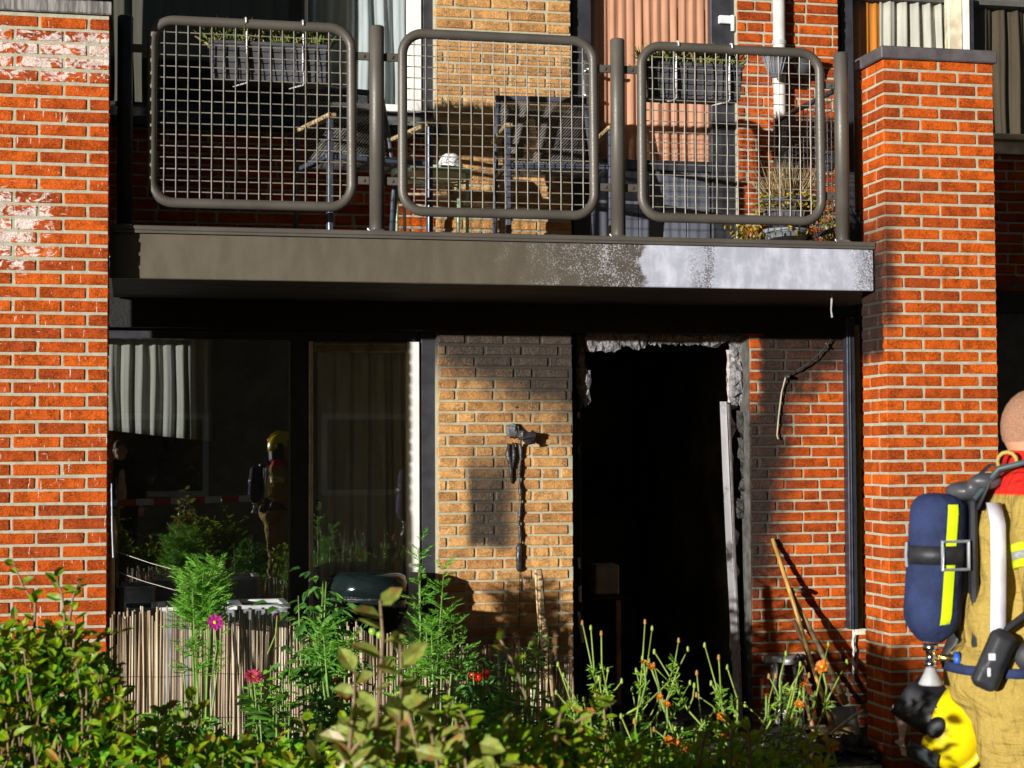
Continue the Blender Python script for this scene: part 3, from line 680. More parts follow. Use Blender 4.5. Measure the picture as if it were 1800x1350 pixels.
# ------------------------------------------------------------------ things on the balcony
GP = pm('grey plastic', (.062, .062, .070), .5, var=.15, bump=.1); DIRT = pm('potting soil', (.02, .014, .01), .95)
HOOK = pm('white hook', (.62, .60, .62), .35, .2)
def flowerbox(x0, x1, y0, y1, hooks, label, dead):
    v0 = RV+.05; u0, u1 = P(x0, 110, v0).x, P(x1, 110, v0).x; zt = P((x0+x1)/2, y0, v0).z; zb = P((x0+x1)/2, y1, v0).z
    t = thing('flower_box', label, 'flower box', ((u0+u1)/2, v0+.09, zb), 0, 'flower boxes on the railing'); L = (u1-u0)/2; H = zt-zb
    b = MB(); b.add([(sx*L*k, sy*.085*k2, z) for z, k, k2 in ((0, .95, .78), (H, 1, 1)) for sx, sy in ((-1, -1), (1, -1), (1, 1), (-1, 1))], [(0, 1, 5, 4), (1, 2, 6, 5), (2, 3, 7, 6), (3, 0, 4, 7), (3, 2, 1, 0)])
    b.box((-L-.006, -.092, H-.012), (L+.006, -.083, H+.006), .003); b.box((-L-.006, .083, H-.012), (L+.006, .092, H+.006), .003); b.box((-L-.006, -.0825, H-.012), (-L+.004, .0825, H+.006)); b.box((L-.004, -.0825, H-.012), (L+.006, .0825, H+.006))
    b.build('trough', GP, t); MB().box((-L+.006, -.078, H-.04), (L-.006, .078, H-.02)).build('soil', DIRT, t)
    nr = 10
    for i in range(nr+1):
        u = -L*.93+L*1.86*i/nr; m_ = MB(); m_.add([(u-.006, -.0675, .004), (u+.006, -.0675, .004), (u+.006, -.086, H-.014), (u-.006, -.086, H-.014), (u-.004, -.075, .004), (u+.004, -.075, .004), (u+.004, -.0925, H-.014), (u-.004, -.0925, H-.014)], [(0, 1, 2, 3), (4, 5, 6, 7), (0, 4, 7, 3), (1, 5, 6, 2), (0, 1, 5, 4), (3, 2, 6, 7)]); m_.build('rib', GP, t)
    zr_ = ps[0][3]+tr_
    for hx in hooks:
        u = P(hx, 60, RV).x-t.location.x; ztop_ = {0: ps[0][3], 1: ps[2][3]}[0 if x0 < 900 else 1]+tr_+.006-zb
        vv = RV-t.location.y; m_ = MB(); m_.tube([(u, vv-.03, ztop_-.03), (u, vv-.022, ztop_-.006), (u, vv, ztop_), (u+.004, vv+.024, ztop_-.01), (u+.006, vv+.030, ztop_-.05), (u+.008, -.099, H-.02), (u+.012, -.088, .0), (u+.012, -.06, -.008), (u-.05, .02, -.012)], .0045, 6); m_.box((u+.002, -.1, H*.25), (u+.014, -.0965, H*.95)); m_.build('hook', HOOK, t, True)
    sp = []
    for _ in range(900):
        u = RNG.uniform(-L*.95, L*.95); 
        if abs(math.sin(u*9+L)) < .25: continue
        d = V3(RNG.normal(0, .5), RNG.normal(0, .4), 1); sp.append((V3(u, RNG.uniform(-.07, .07), H-.03), d, rv(), RNG.uniform(.06, .17), RNG.uniform(.006, .014)))
    leaves('foliage', sp, GRASSY, t, 'stuff'); return t
flowerbox(369, 579, 76, 142, (432, 532), 'ribbed grey flower box with yellowing plants hooked on the railing beside the brick pier', True)
flowerbox(1136, 1307, 112, 172, (1190, 1284), 'ribbed dark flower box with a small green plant hooked on the railing near the pillar', False)
# chairs
CHF = pm('slate blue chair frame', (.075, .085, .115), .4, .3, var=.15, bump=.05); WOOD = pm('worn teak', (.42, .30, .15), .6, var=.3, sc=8, aniso=(1, 6, 1))
n = NB('woven textilene'); o = n.obj(); wv1 = n.n('ShaderNodeTexWave', wave_type='BANDS', bands_direction='DIAGONAL'); n.set(wv1.inputs[0], n.map(o, (1, .3, -1))); wv1.inputs['Scale'].default_value = 38; wv1.inputs['Distortion'].default_value = .3
TEX = n.fin(n.mix(n.ss(wv1.outputs[1], .35, .65), (.03, .03, .035), (.22, .20, .17)), .7); n.bump(wv1.outputs[1], .6, .004); trn = n.n('ShaderNodeBsdfTransparent'); mxs = n.n('ShaderNodeMixShader'); mxs.inputs[0].default_value = .32; n.t.links.new(n.b.outputs[0], mxs.inputs[1]); n.t.links.new(trn.outputs[0], mxs.inputs[2]); n.t.links.new(mxs.outputs[0], n.out.inputs[0])
def make_chair():
    t = thing('garden_chair', '', 'chair'); W = .27
    for sx in (-1, 1):
        MB().box((sx*W-.014, -.27, 0), (sx*W+.014, -.235, .60), .004).build('leg', CHF, t)
        m_ = MB(); m_.tube([(sx*W, .27, 0), (sx*W, .22, .4), (sx*(W-.01), .27, .62), (sx*(W-.03), .33, .88)], .014, 8); m_.build('leg', CHF, t, True)
        m_ = MB(); m_.box((sx*W-.024, -.29, .60), (sx*W+.024, .22, .622), .006); m_.build('armrest', WOOD, t)
        m_ = MB(); m_.box((sx*W-.012, -.234, .40), (sx*W+.012, .22, .425), .004); m_.build('side_rail', CHF, t)
    m_ = MB(); m_.box((-W+.014, -.265, .395), (W-.014, -.24, .42), .004); m_.build('front_rail', CHF, t)
    m_ = MB(); m_.box((-W+.014, .325, .862), (W-.014, .35, .89), .004); m_.build('top_rail', CHF, t)
    def sheet(pts, x):
        vs = []; 
        for y, z in pts: vs += [(-x, y, z), (x, y, z)]
        return MB().add(vs, [(2*i, 2*i+1, 2*i+3, 2*i+2) for i in range(len(pts)-1)])
    s1 = sheet([(-.25, .43), (-.1, .415), (.08, .41), (.2, .425)], W-.02).build('seat', TEX, t, True); s2 = sheet([(.205, .44), (.235, .52), (.27, .64), (.30, .76), (.335, .865)], W-.04).build('backrest', TEX, t, True)
    for q in (s1, s2): sm = q.modifiers.new('t', 'SOLIDIFY'); sm.thickness = .006
    return t
ch = make_chair(); ch['label'] = 'slate blue garden chair with teak armrests behind the railing next to the pier'; ch['group'] = 'chairs on the balcony'
ch.location = (P(640, 400, .62).x, .70, 2.662); ch.rotation_euler.z = R(14)
ch2 = copy_tree(ch); ch2['label'] = 'slate blue garden chair standing in front of the yellow bricks by the balcony door'
ch2.location = (P(978, 400, .62).x, .72, 2.662); ch2.rotation_euler.z = R(-4)
# table
MINT = pm('mint green metal', (.42, .58, .40), .4, .1, var=.12, bump=.05)
tc = P(760, 300, .86); t = thing('bistro_table', 'small round mint green metal table between the two chairs', 'table', (tc.x, .88, 2.662)); TH_ = tc.z-2.662
MB().lathe([(.20, TH_-.03), (.215, TH_-.03), (.215, TH_), (.208, TH_), (.205, TH_-.006), (.002, TH_-.006)], 36).build('table_top', MINT, t, True)
for sx in (-1, 1):
    for sy in (-1, 1):
        m_ = MB(); m_.tube([(sx*.17, sy*.12, TH_-.03), (sx*.165, sy*.14, 0)], .009, 8); m_.build('leg', MINT, t, True)
m_ = MB(); m_.tube([(-.165, -.12, TH_-.06), (.165, .12, TH_-.06)], .006, 6); m_.tube([(-.165, .12, TH_-.075), (.165, -.12, TH_-.075)], .006, 6); m_.build('cross_brace', MINT, t, True)
n = NB('white pot with black lattice'); o = n.obj(); X = n.xyz(o); an = n.math('ARCTAN2', X[1], X[0])
a = n.math('SINE', n.add(n.mul(an, 7.), n.mul(X[2], 140.))); b = n.math('SINE', n.add(n.mul(an, 7.), n.mul(X[2], -140.))); ln = n.math('MAXIMUM', n.ss(n.math('ABSOLUTE', a), .22, .1), n.ss(n.math('ABSOLUTE', b), .22, .1)); PATP = n.fin(n.mix(n.mul(ln, n.ss(X[2], .075, .065)), (.78, .76, .74), (.02, .02, .02)), .4)
pt = MB().lathe([(.06, 0), (.07, .012), (.062, .055), (.045, .085), (.03, .095), (.002, .096)], 28).build('patterned_pot', PATP, None, True); q = P(793, 298, .86); pt.location = (q.x, .88, 2.662+TH_+.001); tag(pt, 'small white lidded pot with a black lattice pattern on the green table', 'pot')
# downpipe and pots
PIPE = pm('grey white pvc', (.62, .60, .56), .45, var=.12, sc=6, bump=.08, dirt=(.36, .33, .27))
dp = thing('drainpipe', 'pale grey drainpipe running down the red bricks beside the balcony door', 'drainpipe'); ux = P(1371, 200, BW-.05).x
MB().lathe([(.036, 2.665), (.036, 4.4)], 20, (ux, BW-.05, 0)).build('pipe', PIPE, dp, True)
for zz in (2.95, 3.45, 3.95): MB().lathe([(.041, zz), (.041, zz+.025)], 20, (ux, BW-.05, 0)).build('clamp', pm('pipe clamp', (.4, .39, .37), .5), dp)
def pot(name, label, u, v, z, r0, r1, h, mat, group, ribs=0, plant=None):
    t = thing(name, label, 'plant pot', (u, v, z), 0, group); w_ = MB()
    prof = [(r0, 0), (r0+(r1-r0)*.5, h*.45), (r1-.004, h*.84), (r1+.006, h*.84), (r1+.006, h), (r1-.006, h), (r1-.012, h*.86), (.002, h*.84)]
    w_.lathe(prof, 32); o = w_.build('pot_wall', mat, t, True)
    if ribs:
        for i in range(ribs):
            a = 2*math.pi*i/ribs; m_ = MB(); m_.tube([((r0+(r1-r0)*k)*math.cos(a), (r0+(r1-r0)*k)*math.sin(a), h*.82*k) for k in (.08, .5, 1)], .004, 5); m_.build('rib', mat, t, True)
    return t
q = P(1363, 136, BW-.16); pot('hanging_pot', 'small fluted grey pot clipped to the drainpipe', q.x, BW-.17, q.z, .035, .075, .135, pm('blue grey plastic', (.16, .17, .19), .45), None, 18)
q = P(1410, 130, BW-.1); pot('hanging_pot', 'dark pot hanging on the red bricks between drainpipe and window post', q.x, BW-.1, q.z, .04, .07, .11, GP, None)
q = P(1462, 300, .8); pot('hanging_pot', 'small dark pot hooked on the side railing near the pillar', q.x-.02, .8, q.z, .03, .05, .10, GP, None)
q = P(1388, 395, .62); bigp = pot('plant_pot', 'large grey ribbed pot of dry upright stalks near the railing end', q.x, .66, 2.80, .095, .135, .16, GP, None, 24)
DRY = leafmat('dry stalks', [(.30, .20, .08), (.45, .34, .15), (.24, .15, .06), (.52, .42, .22)], transl=.15); YEL = leafmat('yellowing trailing leaves', [(.55, .34, .03), (.62, .42, .06), (.20, .24, .03), (.40, .22, .03)], transl=.3)
sp = []
for _ in range(420):
    a = RNG.uniform(0, 6.28); r = RNG.uniform(0, .10); d = V3(math.cos(a)*r*6+RNG.normal(0, .15), math.sin(a)*r*6, 1); sp.append((V3(r*math.cos(a), r*math.sin(a), .13), d, rv(), RNG.uniform(.09, .26), RNG.uniform(.003, .008)))
leaves('dry_stalks', sp, DRY, bigp, 'stuff', bend=.05)
sp = []
for _ in range(340):
    a = RNG.uniform(0, 6.28); r = RNG.uniform(.10, .16); sp.append((V3(r*math.cos(a), r*math.sin(a), RNG.uniform(.10, .18)), V3(math.cos(a), math.sin(a), -.3)+rv()*.7, rv(), RNG.uniform(.02, .045), RNG.uniform(.01, .02)))
leaves('yellow_leaves', sp, YEL, bigp, 'stuff')
lowp = pot('plant_pot', 'low pale grey bowl pot under the dry stalks with trailing yellow leaves', q.x-.01, .66, 2.663, .09, .125, .13, pm('pale grey plastic', (.20, .21, .23), .5, dirt=(.35, .33, .25)), None)
for i, (du, n_) in enumerate(((-.22, 200), (.24, 170), (.0, 60))):
    sp = []
    for _ in range(n_):
        sp.append((V3(du+RNG.normal(0, .045), RNG.normal(-.12 if i == 2 else 0, .05), RNG.uniform(.0, .30 if i == 1 else .17)), V3(RNG.normal(0, .4), RNG.normal(0, .4), -.6), rv(), RNG.uniform(.02, .05), RNG.uniform(.008, .018)))
    leaves('trailing_leaves', sp, YEL, lowp, 'stuff')
# ------------------------------------------------------------------ on the walls
PLM = pm('melted black plastic', (.035, .034, .034), .3, var=.5, sc=20, bump=.8, bsc=40, bd=.01)
lamp = thing('melted_wall_lamp', 'melted black wall lamp with drips hanging on the yellow bricks', 'wall lamp', (0, 0, 0))
a = P(903, 760, BW-.03); b = MB(); chunk(b, P(900, 757, BW-.02), (.062, .05, .068), 3); o = b.build('base_box', pm('scorched grey plastic', (.10, .10, .10), .5, bump=.8, bd=.01), lamp)
b = MB(); chunk(b, P(926, 766, BW-.06), (.10, .06, .042), 2); b.add([P(915, 757, BW-.07), P(921, 752, BW-.05), P(941, 772, BW-.05), P(940, 780, BW-.08), P(926, 783, BW-.08), P(916, 772, BW-.09)], [(0, 1, 2, 3, 4, 5)]); b.build('lamp_head', PLM, lamp)
b = MB(); b.tube([P(895, 780, BW-.015), P(893, 800, BW-.02), P(897, 815, BW-.018), P(899, 835, BW-.014), P(900, 850, BW-.01)], [.010, .016, .013, .012, .005], 8); b.tube([P(902, 778, BW-.02), P(904, 800, BW-.03), P(901, 822, BW-.02)], [.006, .013, .006], 8); b.build('drip', PLM, lamp, True)
cb = MB(); pts = [P(914, 780, BW-.03)]; rs = [.010]
for i in range(1, 15):
    y = 780+13.5*i; pts.append(P(914+1.5*math.sin(i*1.1), y, BW-.02)); rs.append(.009+.004*math.sin(i*2.3))
cb.tube(pts, rs, 8)
cable = thing('hanging_cable', 'black hanging cable under the melted lamp ending in a thick plug', 'cable', (0, 0, 0)); cb.build('cable_run', PLM, cable, True)
b = MB(); b.tube([P(913, 955, BW-.022), P(912, 962, BW-.022), P(912, 1000, BW-.022), P(913, 1004, BW-.022)], [.008, .017, .015, .010], 10); b.build('plug', PLM, cable, True)
b = MB(); b.tube([P(913, 1004, BW-.012), P(914, 1060, BW-.012), P(912, 1100, BW-.012)], .0022, 5); b.build('thin_wire', PLM, cable)
hl = MB().ell(P(908, 716, BW-.004), (.010, .006, .006), 6).build('wall_hook', PLM); tag(hl, 'small black hook in the yellow bricks above the melted lamp', 'hook')
wc = thing('loose_cable', 'loose thin cable drooping from a hook on the sooty red bricks', 'cable', (0, 0, 0))
b = MB(); b.tube([P(1461, 596, BW-.03), P(1455, 606, BW-.03), P(1440, 622, BW-.04), P(1420, 640, BW-.04), P(1400, 652, BW-.03), P(1386, 659, BW-.03)], .005, 6); b.tube([P(1452, 603, BW-.03), P(1456, 612, BW-.035)], .007, 6); b.build('dark_length', PLM, wc)
b = MB(); b.tube([P(1381, 663, BW-.03), P(1374, 690, BW-.02), P(1369, 730, BW-.02), P(1366, 765, BW-.02), P(1368, 772, BW-.03)], .0045, 6); b.build('pale_length', pm('dusty pale cable', (.36, .31, .20), .6), wc)
b = MB(); b.ell(P(1384, 662, BW-.035), (.014, .035, .012), 8); b.build('hook', PLM, wc, True)
rp = thing('roll_cord', 'twisted pale cord dangling below the burnt end of the balcony', 'cord', (0, 0, 0))
b = MB(); b.tube([P(1462, 517, .3), P(1462, 530, .3), P(1461, 545, .3), P(1463, 558, .3)], [.004, .006, .004, .006], 6); b.build('cord', pm('ash cord', (.30, .29, .27), .8), rp)
gr = thing('guide_rail', 'black aluminium awning guide rail standing on the red brick wall by the pillar', 'rail', (0, 0, 0))
ra, rb_ = P(1491, 800, BW-.075).x, P(1505, 800, BW-.075).x; zt, zb = Zp(560, 1497), Zp(1104, 1497)
GRM = pm('black blue aluminium', (.030, .032, .045), .35, .3, var=.15, bump=.05)
MB().box((ra, BW-.075, zb), (rb_, BW-.006, zt), .004).build('rail_body', GRM, gr); MB().box((ra+.014, BW-.082, zb), (ra+.022, BW-.0755, zt), .002).build('rail_lip', GRM, gr)
tb = MB().box((rb_+.002, BW-.03, zb-.02), (rb_+.05, BW-.005, Zp(572, 1510)), .003).build('timber_batten', pm('ochre timber', (.34, .20, .04), .7, aniso=(6, 6, 1))); tag(tb, 'ochre timber batten in the shade between guide rail and pillar', 'batten')
a = P(1505, 1116, BW-.05); jb = MB().box((a.x-.002, BW-.06, a.z), (a.x+.06, BW-.032, a.z+.035), .003).build('junction_box', pm('cream plastic', (.66, .60, .46), .5)); tag(jb, 'cream junction box under the guide rail', 'junction box')
cw = MB(); cw.tube([P(1500+1.2*math.sin(i*1.9), 1108+8.5*i, BW-.03) for i in range(12)], [.006+.002*(i % 2) for i in range(12)], 6); tag(cw.build('twisted_rope', pm('white cord', (.72, .70, .68), .7)), 'white twisted cord hanging below the junction box', 'rope')

# ------------------------------------------------------------------ garden tools and debris by the pillar
HAND = pm('varnished tool handle', (.42, .24, .06), .4, var=.25, sc=6, aniso=(4, 4, .6)); HAND2 = pm('grey worn tool handle', (.30, .20, .09), .55, var=.3, sc=6, aniso=(4, 4, .6))
bl = pm('spade steel', (.36, .34, .31), .4, .6, var=.3, sc=8, bump=.2, dirt=(.12, .08, .05))
sp_ = thing('spade', 'spade with a wooden crutch handle leaning on the red bricks', 'spade', (0, 0, 0))
A, B = P(1391, 1042, BW-.10), P(1488, 1238, BW-.35)
b = MB(); b.tube([A, A.lerp(B, .5)+Vector((.004, 0, 0)), B], [.014, .016, .019], 10); b.build('shaft', HAND2, sp_, True)
b = MB(); b.tube([P(1384, 1034, BW-.11), P(1391, 1037, BW-.115), P(1400, 1037, BW-.11), P(1412, 1041, BW-.10)], [.012, .015, .015, .012], 10); b.build('crutch_grip', HAND2, sp_, True)
C_ = P(1480, 1242, BW-.37); b = MB(); w_ = .085; L = .27
vs = []
for j in range(6):
    t_ = j/5; wj = w_*(1-.25*max(0, t_-.5)*2*max(0, t_-.5)*2)
    for i in range(5): s_ = (i/4-.5)*2; vs.append(C_+Vector((s_*wj+.03*t_, -.05*t_+.018*(s_*s_), -L*t_)))
b.add(vs, [(j*5+i, j*5+i+1, (j+1)*5+i+1, (j+1)*5+i) for j in range(5) for i in range(4)]); o = b.build('blade', bl, sp_, True); o.modifiers.new('t', 'SOLIDIFY').thickness = .004
def stick(name, label, cat, p0, p1, r, mat, extra=None):
    t = thing(name, label, cat, (0, 0, 0)); b = MB(); p0, p1 = Vector(p0), Vector(p1); b.tube([p0, p0.lerp(p1, .33)+Vector((.003, 0, .0)), p0.lerp(p1, .66)-Vector((.003, 0, 0)), p1], [r*.92, r, r, r], 10); b.build('handle', mat, t, True)
    if extra: extra(t)
    return t
def broomhead(t):
    q = P(1468, 1290, BW-.42); b = MB(); b.box((q.x-.11, q.y-.03, q.z), (q.x+.11, q.y+.03, q.z+.04), .008); b.build('head', HAND2, t)
    b = MB()
    for _ in range(120):
        x, y = random.uniform(-.1, .1), random.uniform(-.025, .025); b.tube([(q.x+x, q.y+y, q.z), (q.x+x*1.15, q.y+y*1.3, max(q.z-.07, .02))], .0015, 3, False)
    o = b.build('bristles', BLK, t); o['kind'] = 'stuff'
stick('garden_broom', 'broom with a long varnished handle leaning furthest up the red bricks', 'broom', P(1358, 947, BW-.03), P(1466, 1285, BW-.42), .0125, HAND, broomhead)
def hoe(t):
    q = P(1470, 1275, BW-.3); b = MB(); b.box((q.x-.07, q.y-.05, q.z-.02), (q.x+.07, q.y-.045, q.z+.10), .002); b.build('hoe_blade', bl, t)
stick('garden_hoe', 'dark hoe handle leaning between broom and spade', 'hoe', P(1395, 1090, BW-.06), P(1470, 1275, BW-.32), .012, pm('dark tool handle', (.10, .055, .03), .5), hoe)
stick('bamboo_stake', 'brown stake leaning on the red bricks below the grey bracket', 'stake', P(1400, 1160, BW-.05), P(1432, 1290, BW-.35), .013, pm('brown stake', (.26, .14, .06), .6))
br = thing('wall_bracket', 'grey pipe clamp bracket with melted tools hanging on the red bricks', 'bracket', (0, 0, 0)); GZ = pm('galvanised bracket', (.42, .44, .44), .4, .5, var=.25, sc=20)
a, b2 = P(1345, 1172, BW-.06), P(1412, 1152, BW-.06); MB().box((a.x, BW-.07, a.z+.02), (b2.x, BW-.006, b2.z), .005).build('plate', GZ, br)
b = MB(); b.tube([P(1378, 1162, BW-.10), P(1404, 1162, BW-.10)], .022, 14); b.build('pipe_stub', GZ, br, True)
b = MB(); b.tube([P(1395, 1160, BW-.12), P(1402, 1150, BW-.12), P(1412, 1162, BW-.1), P(1425, 1156, BW-.08)], .007, 6); b.build('wire_tie', PLM, br)
n = NB('glossy melted sheet'); n.bump(n.noise(n.obj(), 18., 5), 1., .03); MEL = n.fin((.05, .045, .04), .12, 0, .8)
for i, (x0, y0, x1, y1, w_, lab) in enumerate(((1368, 1168, 1372, 1275, .085, 'glossy melted black plastic sheet hanging widest from the grey bracket'), (1402, 1172, 1410, 1290, .05, 'narrow melted black plastic strip hanging beside the brown stake'))):
    b = MB(); vs = []; n1 = 14
    for j in range(n1+1):
        t_ = j/n1; c_ = P(x0+(x1-x0)*t_, y0+(y1-y0)*t_, BW-.11-.10*t_)
        for k in range(7):
            s_ = (k/6-.5); vs.append(c_+Vector((s_*w_*(1-.35*t_), .022*math.sin(k*2.1+j*.5+i), .01*math.sin(k+j))))
    b.add(vs, [(j*7+k, j*7+k+1, (j+1)*7+k+1, (j+1)*7+k) for j in range(n1) for k in range(6)]); o = b.build('melted_plastic', MEL, None, True); o.modifiers.new('t', 'SOLIDIFY').thickness = .004; tag(o, lab, 'melted plastic')
DEB = pm('burnt debris', (.022, .02, .02), .5, var=.6, sc=18, bump=1., bsc=30, bd=.02)
spots = [(1440, 1322, .30), (1490, 1300, .28), (1468, 1340, .35), (1410, 1340, .25), (1500, 1330, .20), (1380, 1330, .22), (1450, 1285, .2), (1350, 1345, .25), (1505, 1275, .16)]
labs = ['burnt black scrap lying flat below the spade', 'crumpled burnt scrap heaped against the pillar foot', 'widest slab of burnt debris beside the pillar', 'curled burnt scrap under the orange flowers', 'small burnt lump touching the pillar base', 'thin burnt scrap below the doorway edge', 'burnt fragment under the broom head', 'charred piece lying by the door sill', 'burnt fragment propped on the pillar side']
for (x, y, s_), lab in zip(spots, labs):
    q = PZ(x, y, 9.0); q.y = min(max(q.y, .2), 1.1); q.x = min(q.x, 1.87); b = MB(); nn_ = 7; vs = []
    zz = max(q.z, .04)
    for j in range(nn_):
        for i in range(nn_):
            vs.append((q.x+(i/(nn_-1)-.5)*s_+random.uniform(-.015, .015), q.y+(j/(nn_-1)-.5)*s_*.8+random.uniform(-.015, .015), (.03+zz*(.45+.12*math.sin(i*1.7+j*.9+s_*40)+random.uniform(0, .12)))*(.35+.65*math.sin(math.pi*(i+.5)/nn_))))
    b.add(vs, [(j*nn_+i, j*nn_+i+1, (j+1)*nn_+i+1, (j+1)*nn_+i) for j in range(nn_-1) for i in range(nn_-1)]); o = b.build('burnt_scrap', DEB); o.modifiers.new('t', 'SOLIDIFY').thickness = .02; tag(o, lab, 'debris', 'burnt scraps by the pillar')
PALE = pm('split pale lath', (.5, .46, .38), .6, var=.3, dirt=(.1, .08, .06))
for (x0, y0, x1, y1, v0, v1, lab) in ((1400, 1285, 1500, 1345, .55, .35, 'pale metal lath lying across the burnt debris'), (1460, 1290, 1518, 1248, .5, .25, 'pale split stick propped against the pillar over the debris'), (1375, 1290, 1450, 1276, .5, .6, 'short pale lath lying on the debris below the bracket')):
    b = MB(); b.tube([P(x0, y0, v0), P((x0+x1)/2, (y0+y1)/2-2, (v0+v1)/2), P(x1, y1, v1)], .008, 6); tag(b.build('lath', PALE), lab, 'lath')

# ------------------------------------------------------------------ reed fence and garden furniture
REED = []
for i, c in enumerate(((.50, .40, .27), (.36, .26, .17), (.62, .53, .40), (.24, .17, .11))): REED.append(pm('reed %d' % i, c, .6, var=.35, sc=30, bump=.2, aniso=(1, 1, .1)))
rf = thing('reed_fence', 'low screen of upright reeds strung together in front of the window and yellow bricks', 'fence', (0, 0, 0))
rm_ = []
for m_ in REED:
    for k in range(3):
        hgt = 1.; b = MB(); ph = random.uniform(-.006, .006); b.tube([(0, 0, 0), (ph, ph*.5, .5), (0, 0, 1)], .0033+.0006*k, 5); rm_.append(b.mesh('reed', m_, True))
def reed_top(u):
    x = px_of(u); return np.interp(x, [190, 230, 290, 430, 620, 720, 900, 1010], [1085, 1076, 1072, 1086, 1100, 1130, 1142, 1165])
def px_of(u, v=-.08): d = np.array([u, v, .8])-CAM; return 900+FPX*(d@RT)/(d@FW)
ru0, ru1 = P(196, 1150, -.08).x, P(1010, 1150, -.08).x; u = ru0; stuff = MB(); k = 0; K = 0
while u < ru1:
    zt = P(px_of(u), float(reed_top(u)), -.08).z+random.gauss(0, .014)
    vv = -.08+random.uniform(-.012, .012)+.025*math.sin(u*4)
    if random.random() < .06: zt -= random.uniform(.03, .12)
    if k % 3 != 2 and K < 290:
        o = link('reed', random.choice(rm_), rf); o.location = (u, vv, 0); o.scale = (random.uniform(.8, 1.25), random.uniform(.8, 1.2), zt); o.rotation_euler = (random.uniform(-.012, .012), random.uniform(-.014, .014), random.uniform(0, 6)); K += 1
    else: stuff.tube([(u, vv, 0), (u+random.uniform(-.008, .008), vv, zt*.5), (u+random.uniform(-.01, .01), vv, zt)], .0045, 5)
    u += random.uniform(.0052, .0085); k += 1
o = stuff.build('reeds', REED[1], rf); o['kind'] = 'stuff'
for zz in (.12, .38, .58):
    b = MB(); b.tube([(ru0+(ru1-ru0)*i/40, -.093+.025*math.sin((ru0+(ru1-ru0)*i/40)*4), zz+.004*math.sin(i)) for i in range(41)], .0016, 4); b.build('binding_wire', BLK, rf)
BARK = pm('bare branch', (.46, .32, .17), .7, var=.45, sc=22, bump=.8, bsc=40, bd=.012, aniso=(1, 1, .35))
b = MB(); pts = [P(946, 1001, -.12), P(948, 1020, -.12), P(950, 1060, -.12), P(954, 1100, -.12), P(960, 1135, -.12), P(962, 1165, -.12), P(966, 1200, -.12)]; pts.append(Vector((pts[-1].x+.02, -.12, 0))); b.tube(pts, [.018, .022, .021, .024, .026, .022, .025, .025], 10)
tag(b.build('branch_stake', BARK, None, True), 'gnarled bare branch stake standing in front of the yellow bricks', 'stake')
b = MB(); pts = [P(200, 908, .05), P(202, 935, .05), P(198, 985, .05), P(197, 1040, .05)]; pts.append(Vector((pts[-1].x, .05, 0))); b.tube(pts, [.006, .011, .010, .012, .012], 8); tag(b.build('branch_stake', BARK, None, True), 'thin pale stake standing right against the brick pier', 'stake')
b = MB(); b.tube([P(196, 850, .02), P(197, 930, .02), P(199, 980, .02)], .004, 6); tag(b.build('cord_line', pm('blue grey cord', (.45, .47, .55), .6)), 'pale cord hanging down the edge of the brick pier', 'cord')
b = MB(); q = P(211, 1040, .1); b.tube([(q.x, .1, 0), (q.x, .1, q.z+.02)], .02, 12); o = b.build('fence_post', pm('tarred post', (.05, .04, .035), .5, bump=.3), None, True); tag(o, 'short dark post with rounded top behind the reeds by the pier', 'post')
for (x0, y0, x1, y1, lab) in ((200, 968, 330, 1008, 'upper thin string stretched from the pier towards the feathery plant'), (200, 1003, 310, 1038, 'lower thin string stretched from the pier towards the feathery plant')):
    b = MB(); b.tube([P(x0, y0, .1), P((x0+x1)/2, (y0+y1)/2+2, .05), P(x1, y1, 0)], .0016, 4); tag(b.build('string', PALE), lab, 'string')
ZN = pm('zinc planter', (.30, .32, .33), .45, .4, var=.25, sc=8)
def trough(x0, x1, yt, v0, v1, lab, rimc):
    u0, u1 = P(x0, yt, v0).x, P(x1, yt, v0).x; zt = P((x0+x1)/2, yt, v0).z; t = thing('planter_trough', lab, 'planter', (0, 0, 0), 0, 'troughs behind the reeds')
    b = MB(); b.box((u0, v0, 0.03), (u1, v0+.012, zt-.012)); b.box((u0, v1-.012, .03), (u1, v1, zt-.012)); b.box((u0, v0+.0125, .03), (u0+.012, v1-.0125, zt-.012)); b.box((u1-.012, v0+.0125, .03), (u1, v1-.0125, zt-.012)); b.build('side_panel', ZN, t)
    b = MB(); b.box((u0-.015, v0-.015, zt-.0115), (u1+.015, v0+.02, zt+.008), .003); b.box((u0-.015, v1-.02, zt-.0115), (u1+.015, v1+.015, zt+.008), .003); b.box((u0-.015, v0+.0205, zt-.0115), (u0+.02, v1-.0205, zt+.008), .003); b.box((u1-.02, v0+.0205, zt-.0115), (u1+.015, v1-.0205, zt+.008), .003); b.build('rim', rimc, t)
    MB().box((u0+.013, v0+.013, .04), (u1-.013, v1-.013, zt-.05)).build('soil', DIRT, t)
RIM = pm('pale rim', (.55, .56, .55), .5, .1, var=.25)
trough(285, 412, 1069, .22, .55, 'grey trough with a pale rim behind the reeds under the feathery plant', RIM); trough(420, 505, 1066, .24, .6, 'grey trough with a dull rim behind the reeds left of the barbecue', RIM)
trough(215, 275, 1072, .5, .85, 'narrow grey trough behind the reeds close to the brick pier', ZN)
bq = thing('barbecue', 'black enamel barbecue with a domed lid behind the tomato plant', 'barbecue', (0, 0, 0)); q = P(645, 1060, 1.06); ENM = pm('black green enamel', (.008, .014, .014), .14, var=.2, bump=.02); rq = P(718, 1060, 1.06).x-q.x
zt = P(650, 1003, 1.06).z; zm = P(650, 1048, 1.06).z
